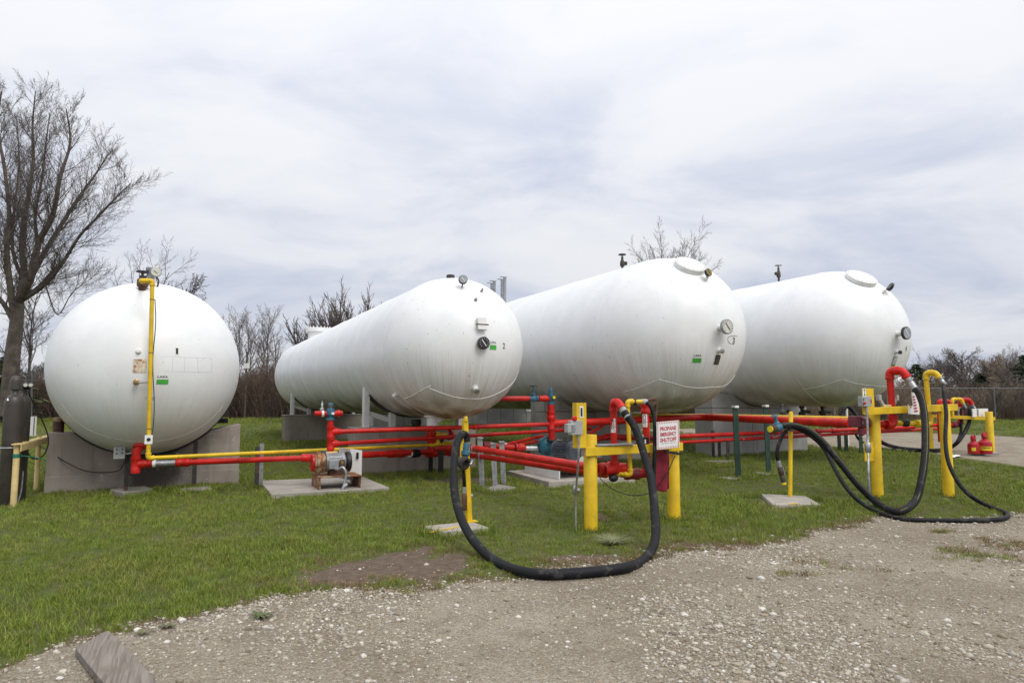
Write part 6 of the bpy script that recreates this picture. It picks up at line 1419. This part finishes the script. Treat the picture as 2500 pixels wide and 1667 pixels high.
Q_TALL = dict(seg=[6, 4, 3, 2], wig=[.06, .12, .16, .2], up=[.05, .12, .12, .1], tap=.8, rmin=.010, n=[16, 8, 6], t0=[.28, .2, .15], ang=[(.4, .8), (.4, .9), (.4, 1.0)], len=[.42, .45, .42], rad=[.38, .45, .5])
Q_ROUND = dict(seg=[5, 5, 4, 3], wig=[.06, .14, .18, .2], up=[.02, .06, .05, .05], tap=.8, rmin=.02, n=[18, 12, 8], t0=[.3, .2, .15], ang=[(.5, 1.1), (.4, 1.0), (.4, 1.1)], len=[.6, .5, .42], rad=[.45, .45, .5])
Q_BUSH = dict(seg=[3, 4, 3, 2], wig=[.05, .1, .14, .2], up=[.05, .1, .1, .1], tap=.75, rmin=.008, n=[22, 8, 5], t0=[.1, .15, .15], ang=[(.3, 1.0), (.3, .7), (.3, .9)], len=[1.0, .5, .4], rad=[.5, .45, .5])
def tree_pair(seed, Q, H, r, lean=(0, 0)):
    rng = random.Random(seed); a, b = MB(), MB(); d = Vector((lean[0], lean[1], 1)).normalized(); grow(a, b, rng, Vector((0, 0, -.2)), d, H, r, 0, Q); return a, b
VAR = {}
def variant(key, seed, Q, H, r, tm='bark_grey', cm='twig_far', lean=(0, 0)):
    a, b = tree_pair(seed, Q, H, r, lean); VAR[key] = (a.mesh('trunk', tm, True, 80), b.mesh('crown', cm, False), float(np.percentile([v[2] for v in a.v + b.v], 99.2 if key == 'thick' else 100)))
for k in range(4): variant('tall%d' % k, 100 + k, Q_TALL, 10, .13)
variant('fine', 110, dict(Q_TALL, n=[20, 12, 8], rmin=.006, rad=[.36, .4, .45]), 10, .12, 'bark_grey', 'twig_far')
variant('slim', 120, dict(Q_TALL, n=[10, 5, 4]), 10, .09)
for k in range(2): variant('round%d' % k, 130 + k, Q_ROUND, 10, .42)
variant('lean', 140, dict(Q_TALL, n=[14, 9, 6], rmin=.006, wig=[.04, .06, .1, .16], up=[.02, .05, .06, .06]), 10, .11, 'bark', 'twig', (.4, 0))
variant('thick', 151, dict(Q_BUSH, seg=[1, 5, 3, 2], n=[60, 15, 7], t0=[.1, .3, .15], ang=[(.05, .62), (.3, .6), (.3, .7)], len=[7, .32, .5], rad=[.3, .4, .5], up=[0, .06, .12, .1]), .6, .3, 'bark', 'twig')
variant('bush', 150, Q_BUSH, 3.2, .16, 'bark', 'twig')
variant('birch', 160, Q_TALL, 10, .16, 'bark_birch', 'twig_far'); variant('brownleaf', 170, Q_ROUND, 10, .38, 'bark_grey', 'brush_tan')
def place_tree(key, px, top, Y, label, rz=0, wide=1.0, group='bare trees behind the yard', leaves=None):
    g0 = ground_rise(Y); t = far(px, top, Y); H = t.z - g0; ms = VAR[key]; s = H/ms[2]; b = Vector((t.x, t.y, g0))
    o = thing('bare_tree', label, 'tree', b, group, rz); o.scale = (s*wide, s*wide, s)
    for nm, me in (('trunk', ms[0]), ('crown', ms[1])): part(nm, me, None, o, local=True)
    return o
# the big tree at the left: limbs laid out from its own outline, twigs grown on them
BY = 33.0; rng = random.Random(11); tb, cbm = MB(), MB()
def bp(px, py, dy=0): return far(px, py, BY + dy)
limbs = [([(22,1015,0), (26,930,0), (32,860,0), (40,800,0), (44,745,0)], .62, .44), ([(38,830,0), (34,770,-.3), (24,700,-.8), (16,620,-1), (22,540,-1.2), (10,430,-1.5), (-8,330,-1.5), (2,250,-1.6)], .3, .05), ([(44,760,0), (58,680,.5), (52,600,1), (68,500,1.2), (80,410,1.4), (78,330,1.5), (85,250,1.6)], .27, .04),
         ([(44,745,0), (72,690,-.5), (95,600,-1), (128,540,-1.6), (146,450,-2), (170,370,-2), (160,290,-2.2)], .31, .04), ([(48,735,0), (100,640,.8), (150,560,1.2), (190,500,1.6), (235,440,2), (262,400,2.2)], .24, .035), ([(50,740,0), (110,700,-.6), (152,650,-1.2), (195,585,-1.8), (240,540,-2), (290,490,-2.2), (318,465,-2.4)], .17, .03),
         ([(50,735,.2), (95,705,.8), (150,648,1.0)], .17, .12), ([(36,790,0), (5,740,.5), (-40,690,1), (-90,600,1.4)], .22, .04), ([(92,610,-1), (85,540,-1.4), (100,460,-1.6), (110,380,-1.8), (120,300,-1.8)], .13, .03), ([(60,700,.5), (30,620,1.5), (35,520,2), (45,420,2.4), (40,320,2.4)], .16, .03), ([(110,700,-.6), (140,770,-.8), (175,720,-1), (215,690,-1.2)], .06, .02)]
Qb = dict(seg=[6, 5, 4, 3], wig=[.05, .12, .15, .2], up=[.02, .13, .13, .1], tap=.8, rmin=.007, n=[12, 9, 7], t0=[.2, .12, .1], ang=[(.4, .9), (.35, .9), (.4, 1.0)], len=[.5, .5, .45], rad=[.4, .45, .5])
for k, (pp, r0, r1) in enumerate(limbs):
    path = [Vector((p.x, p.y, p.z if p.z < 5 else 5 + (p.z - 5)*1.05)) for p in smooth_path([bp(*p) for p in pp], 4)]; n = len(path); rs = [.64*(r0 + (r1 - r0)*i/(n - 1)) for i in range(n)]; tb.tube(path, rs, 9)
    if k == 0: continue
    ln = sum((b - a).length for a, b in zip(path[:-1], path[1:])); nb = int(ln*4.6)
    for j in range(nb):
        f = .12 + .88*(j + rng.random())/nb; i = min(n - 2, int(f*(n - 1))); d = (path[i+1] - path[i]).normalized(); r = rs[i]
        grow(tb, cbm, rng, path[i].lerp(path[i+1], rng.random()), rdir(rng, d, rng.uniform(.4, 1.0)), rng.uniform(1.2, 3.2)*(1.15 - .62*f), max(.008, min(.024, r*.28)), 1, dict(Qb, n=[0, 10, 7], rmin=.004), 2)
bt = thing('bare_tree', 'large dark bare tree with wide spreading limbs at the left edge', 'tree', bp(22, 1015), 'bare trees behind the yard'); part('trunk', tb, 'bark', bt); part('crown', cbm, 'twig', bt, smooth=False)
place_tree('tall0', 92, 640, 36, 'dark slender tree just right of the large trunk', .4, 1.1); place_tree('lean', 215, 575, 44, 'thin tree leaning right above the end-on tank', -YAW*0 - .46, 1.0); place_tree('lean', 275, 560, 47, 'thin tree leaning over the valve of the end-on tank', -.2, .9)
place_tree('slim', 45, 560, 38, 'slim tree behind the large dark tree', .9); place_tree('round1', 452, 668, 60, 'faint round tree top peeking over the end-on tank', .3, 1.0)
for k, (px, top, Y, key, lb) in enumerate(((545, 770, 52, 'tall1', 'first thin tree right of the end-on tank'), (568, 765, 55, 'tall2', 'second thin tree right of the end-on tank'), (588, 745, 60, 'tall3', 'third thin tree, paler, behind the white board'), (604, 752, 54, 'tall0', 'tall tree with a forked trunk in the thin grove'), (622, 760, 56, 'tall1', 'fifth slim tree of the thin grove'), (640, 738, 58, 'tall2', 'tallest slim tree of the thin grove between tanks 1 and 2'), (656, 742, 62, 'tall3', 'pale slim tree near the far end of tank 2'), (676, 775, 55, 'tall0', 'rightmost slim tree beside the far end of tank 2'), (530, 790, 48, 'slim', 'low thin tree half hidden by the end-on tank'), (690, 820, 50, 'slim', 'small tree over the far head of tank 2'))):
    place_tree(key, px, top, Y, lb, k*1.3, .85)
place_tree('thick', 838, 744, 36, 'dense dark bushy tree top above tank 2', .5, 1.0); place_tree('thick', 878, 748, 37, 'right hand bushy tree top above tank 2', 2.4, .9); place_tree('thick', 800, 782, 36, 'smaller bushy tree top behind the manway of tank 2', 2.0, .8)
place_tree('fine', 1578, 572, 62, 'left tree of the clump above tank 3', .2, .8); place_tree('fine', 1612, 536, 64, 'middle tree of the clump above tank 3', 1.5, .85); place_tree('fine', 1676, 534, 66, 'right tree of the clump above tank 3', 2.6, .9)
place_tree('round0', 2395, 862, 70, 'spreading bare tree behind the red fuel cans', 3.0, 1.2); place_tree('round1', 2432, 872, 74, 'low spreading bare tree left of the birch', 1.0, 1.3); place_tree('round0', 2270, 880, 80, 'low bare tree above the yellow gooseneck', 2.0, 1.2)
place_tree('fine', 2290, 862, 62, 'fine twigged bare tree above the yellow gooseneck', .7, 1.4); place_tree('tall2', 2365, 858, 60, 'upright bare tree behind the white board at right', 1.9, 1.4); place_tree('fine', 2460, 842, 58, 'fine twigged bare tree left of the birch', 2.7, 1.4)
place_tree('slim', 2228, 838, 58, 'thin bare tree right beside tank 4', .3); place_tree('slim', 2252, 858, 60, 'second thin bare tree right of tank 4', 1.7); place_tree('round0', 2342, 846, 78, 'wide round bare tree at the right horizon', .6, 1.25); place_tree('round1', 2300, 875, 82, 'low bare tree left of the round tree', 2.2, 1.2)
place_tree('brownleaf', 2450, 848, 66, 'bare tree keeping some brown leaves at the right', .8, 1.3); place_tree('birch', 2478, 836, 60, 'white barked birch at the right edge', .4, 1.1); place_tree('tall0', 2410, 870, 70, 'thin bare tree left of the brown leaved tree', 1.1, 1.2); place_tree('round1', 2520, 850, 62, 'bare tree cut by the right edge', 1.9, 1.3)
# low round bushes in front of the far fence
place_tree('bush', 2420, 925, 40, 'tangled bare shrub beyond the fence at right', .2, 1.1); place_tree('bush', 2330, 940, 42, 'tangled bare shrub behind the distant station', 1.2, 1.1); place_tree('bush', 2485, 930, 41, 'tangled bare shrub at the right edge', 2.6, 1.2)
# conifers
def conifer(label, px, top, Y, wid, seed, mat='conifer'):
    rng = np.random.default_rng(seed); g0 = ground_rise(Y); t = far(px, top, Y); H = t.z - g0; b = Vector((t.x, t.y, g0)); o = thing('conifer', label, 'tree', b, 'dark evergreens'); part('trunk', MB().tube([b, b + Z3*H*.9], [.18, .05], 8), 'bark', o)
    mb = MB(); N = 1700
    for i in range(N):
        h = rng.uniform(.04, 1)**.8; r = wid*(1 - h)**.8*(.55 + .45*rng.uniform())*(1 + .25*math.sin(h*30 + seed)) + .05; a = rng.uniform(0, 6.283); r *= .75 + .35*math.sin(a*3 + h*9 + seed); c = b + Vector((r*math.cos(a), r*math.sin(a), H*h)); d = Vector((math.cos(a), math.sin(a), rng.uniform(-.5, .15))); s = Vector((-d.y, d.x, rng.uniform(-.4, .4)))*rng.uniform(.06, .12); l = rng.uniform(.2, .45)
        mb.add([c - s - d*l*.4, c + s - d*l*.4, c + d*l], [(0, 1, 2)])
    part('crown', mb, mat, o, smooth=False)
conifer('dark evergreen right beside tank 4', 2236, 890, 52, 2.4, 1);  conifer('dark evergreen cut by the right edge', 2498, 868, 56, 2.6, 3); conifer('broad evergreen behind the fence at right', 2392, 912, 60, 2.2, 4); conifer('olive green shrub behind the gas cylinders', 18, 868, 38, 2.2, 5, 'evergreen')
# brush and far woods: masses
def stalks(seed, n, rad, h0, h1, mat, tw=3):
    rng = random.Random(seed); mb = MB()
    for i in range(n):
        a = rng.uniform(0, 6.283); r = rad*math.sqrt(rng.random()); p = Vector((r*math.cos(a), r*math.sin(a), -.1)); d = Vector((rng.gauss(0, .22), rng.gauss(0, .22), 1)).normalized(); L = rng.uniform(h0, h1); q = p + d*L*.55; e_ = q + (d + Vector((rng.gauss(0, .35), rng.gauss(0, .35), 0))).normalized()*L*.45; w = rng.uniform(.008, .02); limb(mb, [p, q, e_], [w, w*.75, w*.3], 3)
        for k in range(tw): t = rng.uniform(.3, 1); s = p.lerp(q, t) if rng.random() < .5 else q.lerp(e_, t); limb(mb, [s, s + Vector((rng.gauss(0, .35), rng.gauss(0, .35), rng.uniform(.05, .5)))], [w*.55, w*.3], 3)
    return mb.mesh('stalks', mat, False)
def strip(n, X0, X1, Y0, Y1):
    X = RNG.uniform(X0, X1, n); Y = RNG.uniform(Y0, Y1, n); return to_site(X, Y)
p = strip(1500, -46, 12, 43, 50); scatter('brush', p, RNG.uniform(0, 6.28, len(p)), RNG.uniform(.7, 1.1, len(p)) * (1.0 + .25 * fbm(p[:,0], p[:,1], .35, 81)), [stalks(i, 46, .8, 1.3, 3.1, 'brush') for i in range(4)], 'dense dark brown brush along the back of the lawn')
p = np.concatenate([strip(900, 14, 60, 40, 50), strip(300, 14, 80, 50, 62)]); p2 = strip(120, 18, 95, 62, 80); scatter('tall_scrub', p2, RNG.uniform(0, 6.28, len(p2)), RNG.uniform(.55, 1.0, len(p2)), [stalks(30 + i, 60, 1.2, 1.6, 4.0, 'brush', 6) for i in range(3)], 'taller grey brown scrub behind the fence at right'); scatter('dry_brush', p, RNG.uniform(0, 6.28, len(p)), RNG.uniform(.45, .95, len(p)) * (1.0 + .45 * fbm(p[:,0], p[:,1], .35, 80)), [stalks(20 + i, 46, .9, .8, 2.9, 'brush_tan' if i % 3 == 0 else 'brush') for i in range(4)], 'tan and brown scrub beyond the fence at right')
p = np.concatenate([strip(330, -110, 170, 120, 175), strip(130, 20, 110, 80, 110)]); hw = np.concatenate([RNG.uniform(.5, .85, 330), RNG.uniform(.3, .55, 130)])
def joined(k):
    a, b = tree_pair(k, Q_ROUND, 9, .2); mb = MB(); mb.add(a.v, a.f); mb.add(b.v, b.f); return mb.mesh('wood', 'wood_far', False)
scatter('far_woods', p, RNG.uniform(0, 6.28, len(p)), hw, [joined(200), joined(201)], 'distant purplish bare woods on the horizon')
# brown leaves left on one tree
# ------------------------------------------------------------------ fences, houses, boards beyond
def fence(label, P0, P1, n, h, barb=True):
    P0, P1 = Vector(P0), Vector(P1); o = thing('chain_link_fence', label, 'fence', P0, 'chain link fences'); d = (P1 - P0).normalized(); L = (P1 - P0).length
    for k in range(n + 1):
        b = P0.lerp(P1, k/n); q = part('post', MB().cyl(b - Z3*.2, b + Z3*h, .035, 8), 'fence', o)
        if barb: part('barb_arm', MB().bar(b + Z3*h, b + Z3*(h + .34) + d*.1 + Vector((.12, -.2, 0)), .04, .02), 'fence', q)
    part('top_rail', MB().cyl(P0 + Z3*h, P1 + Z3*h, .021, 8), 'fence', o); mb = MB()
    for s in (0, 1):
        m = int(L/.18)
        for k in range(m):
            a = P0 + d*(L*k/m); e_ = a + d*(h*(1 if s else -1)*.9) + Z3*h
            if (e_ - P0).dot(d) < 0 or (e_ - P0).dot(d) > L: continue
            limb(mb, [a, e_], [.0016, .0016], 3)
    part('wire_mesh', mb, 'fence', o, smooth=False)
def fp(X, Y): v = to_site(np.array([X]), np.array([Y]))[0]; return Vector(v)
fence('chain link fence with barbed arms beyond the gravel road at right', fp(12, 37.5), fp(48, 37.5), 12, 1.9)
def house(label, px, top, Y, w, dep, rz):
    t = far(px, top, Y); g0 = ground_rise(Y); H = t.z - g0; o = thing('white_house', label, 'building', (t.x, t.y, g0), 'white houses behind the scrub', rz); e_ = H*.72
    part('wall', MB().prism([(-w/2, 0), (w/2, 0), (w/2, e_), (0, H - .1), (-w/2, e_)], (0, -dep/2, 0), X3, Z3, Y3, dep), 'wall_white', o, local=True, smooth=False)
    for s in (-1, 1): part('roof_slope', MB().prism([(0, H), (s*(w/2 + .3), e_ - .1), (s*(w/2 + .3), e_ - .25), (0, H - .15)], (0, -dep/2 - .3, 0), X3, Z3, Y3, dep + .6), 'wall_white' if s < 0 else 'roof_grey', o, local=True, smooth=False)
    for k in (-1, 1):
        q = part('window', MB().box((k*w*.22 - .5, -dep/2 - .05, e_*.45), (k*w*.22 + .5, -dep/2 - .01, e_*.8)), 'wall_white', o, local=True); part('pane', MB().box((k*w*.22 - .4, -dep/2 - .07, e_*.48), (k*w*.22 + .4, -dep/2 - .052, e_*.77)), 'dial_black', q, local=True)
house('white house gable glimpsed beside the red gooseneck of station 2', 2208, 920, 84, 4.2, 8, .5); house('long white house roof glimpsed behind the yellow gooseneck', 2272, 911, 90, 8, 6, .2); house('small white house far off between the trees at right', 2362, 911, 100, 2.4, 4, .4)
wb = thing('white_board', 'small white board on a pole in the thin grove', 'sign', G(602, 1019)); Y = 42.0; c = far(602, 893, Y); u = Vector((PR[0], AX[0], 0)); part('board', MB().obox(c, u, Z3, u.cross(Z3), .18, .16, .02), 'label_white', wb); part('pole', MB().cyl(Vector((c.x, c.y + .03, ground_rise(Y) - .1)), Vector((c.x, c.y + .03, c.z + .9)), .05, 8), 'bark', wb)
cp_ = thing('cross_pole', 'grey pole with a crossbar behind the gas cylinders', 'pole', far(78, 1000, 36)); a, b = far(78, 915, 36), far(78, 1005, 36); part('pole', MB().cyl(b - Z3*.5, a, .045, 8), 'fence', cp_); c = far(78, 929, 36); part('crossbar', MB().cyl(c - u*.35, c + u*.25, .03, 6), 'fence', cp_)
make_scatter()
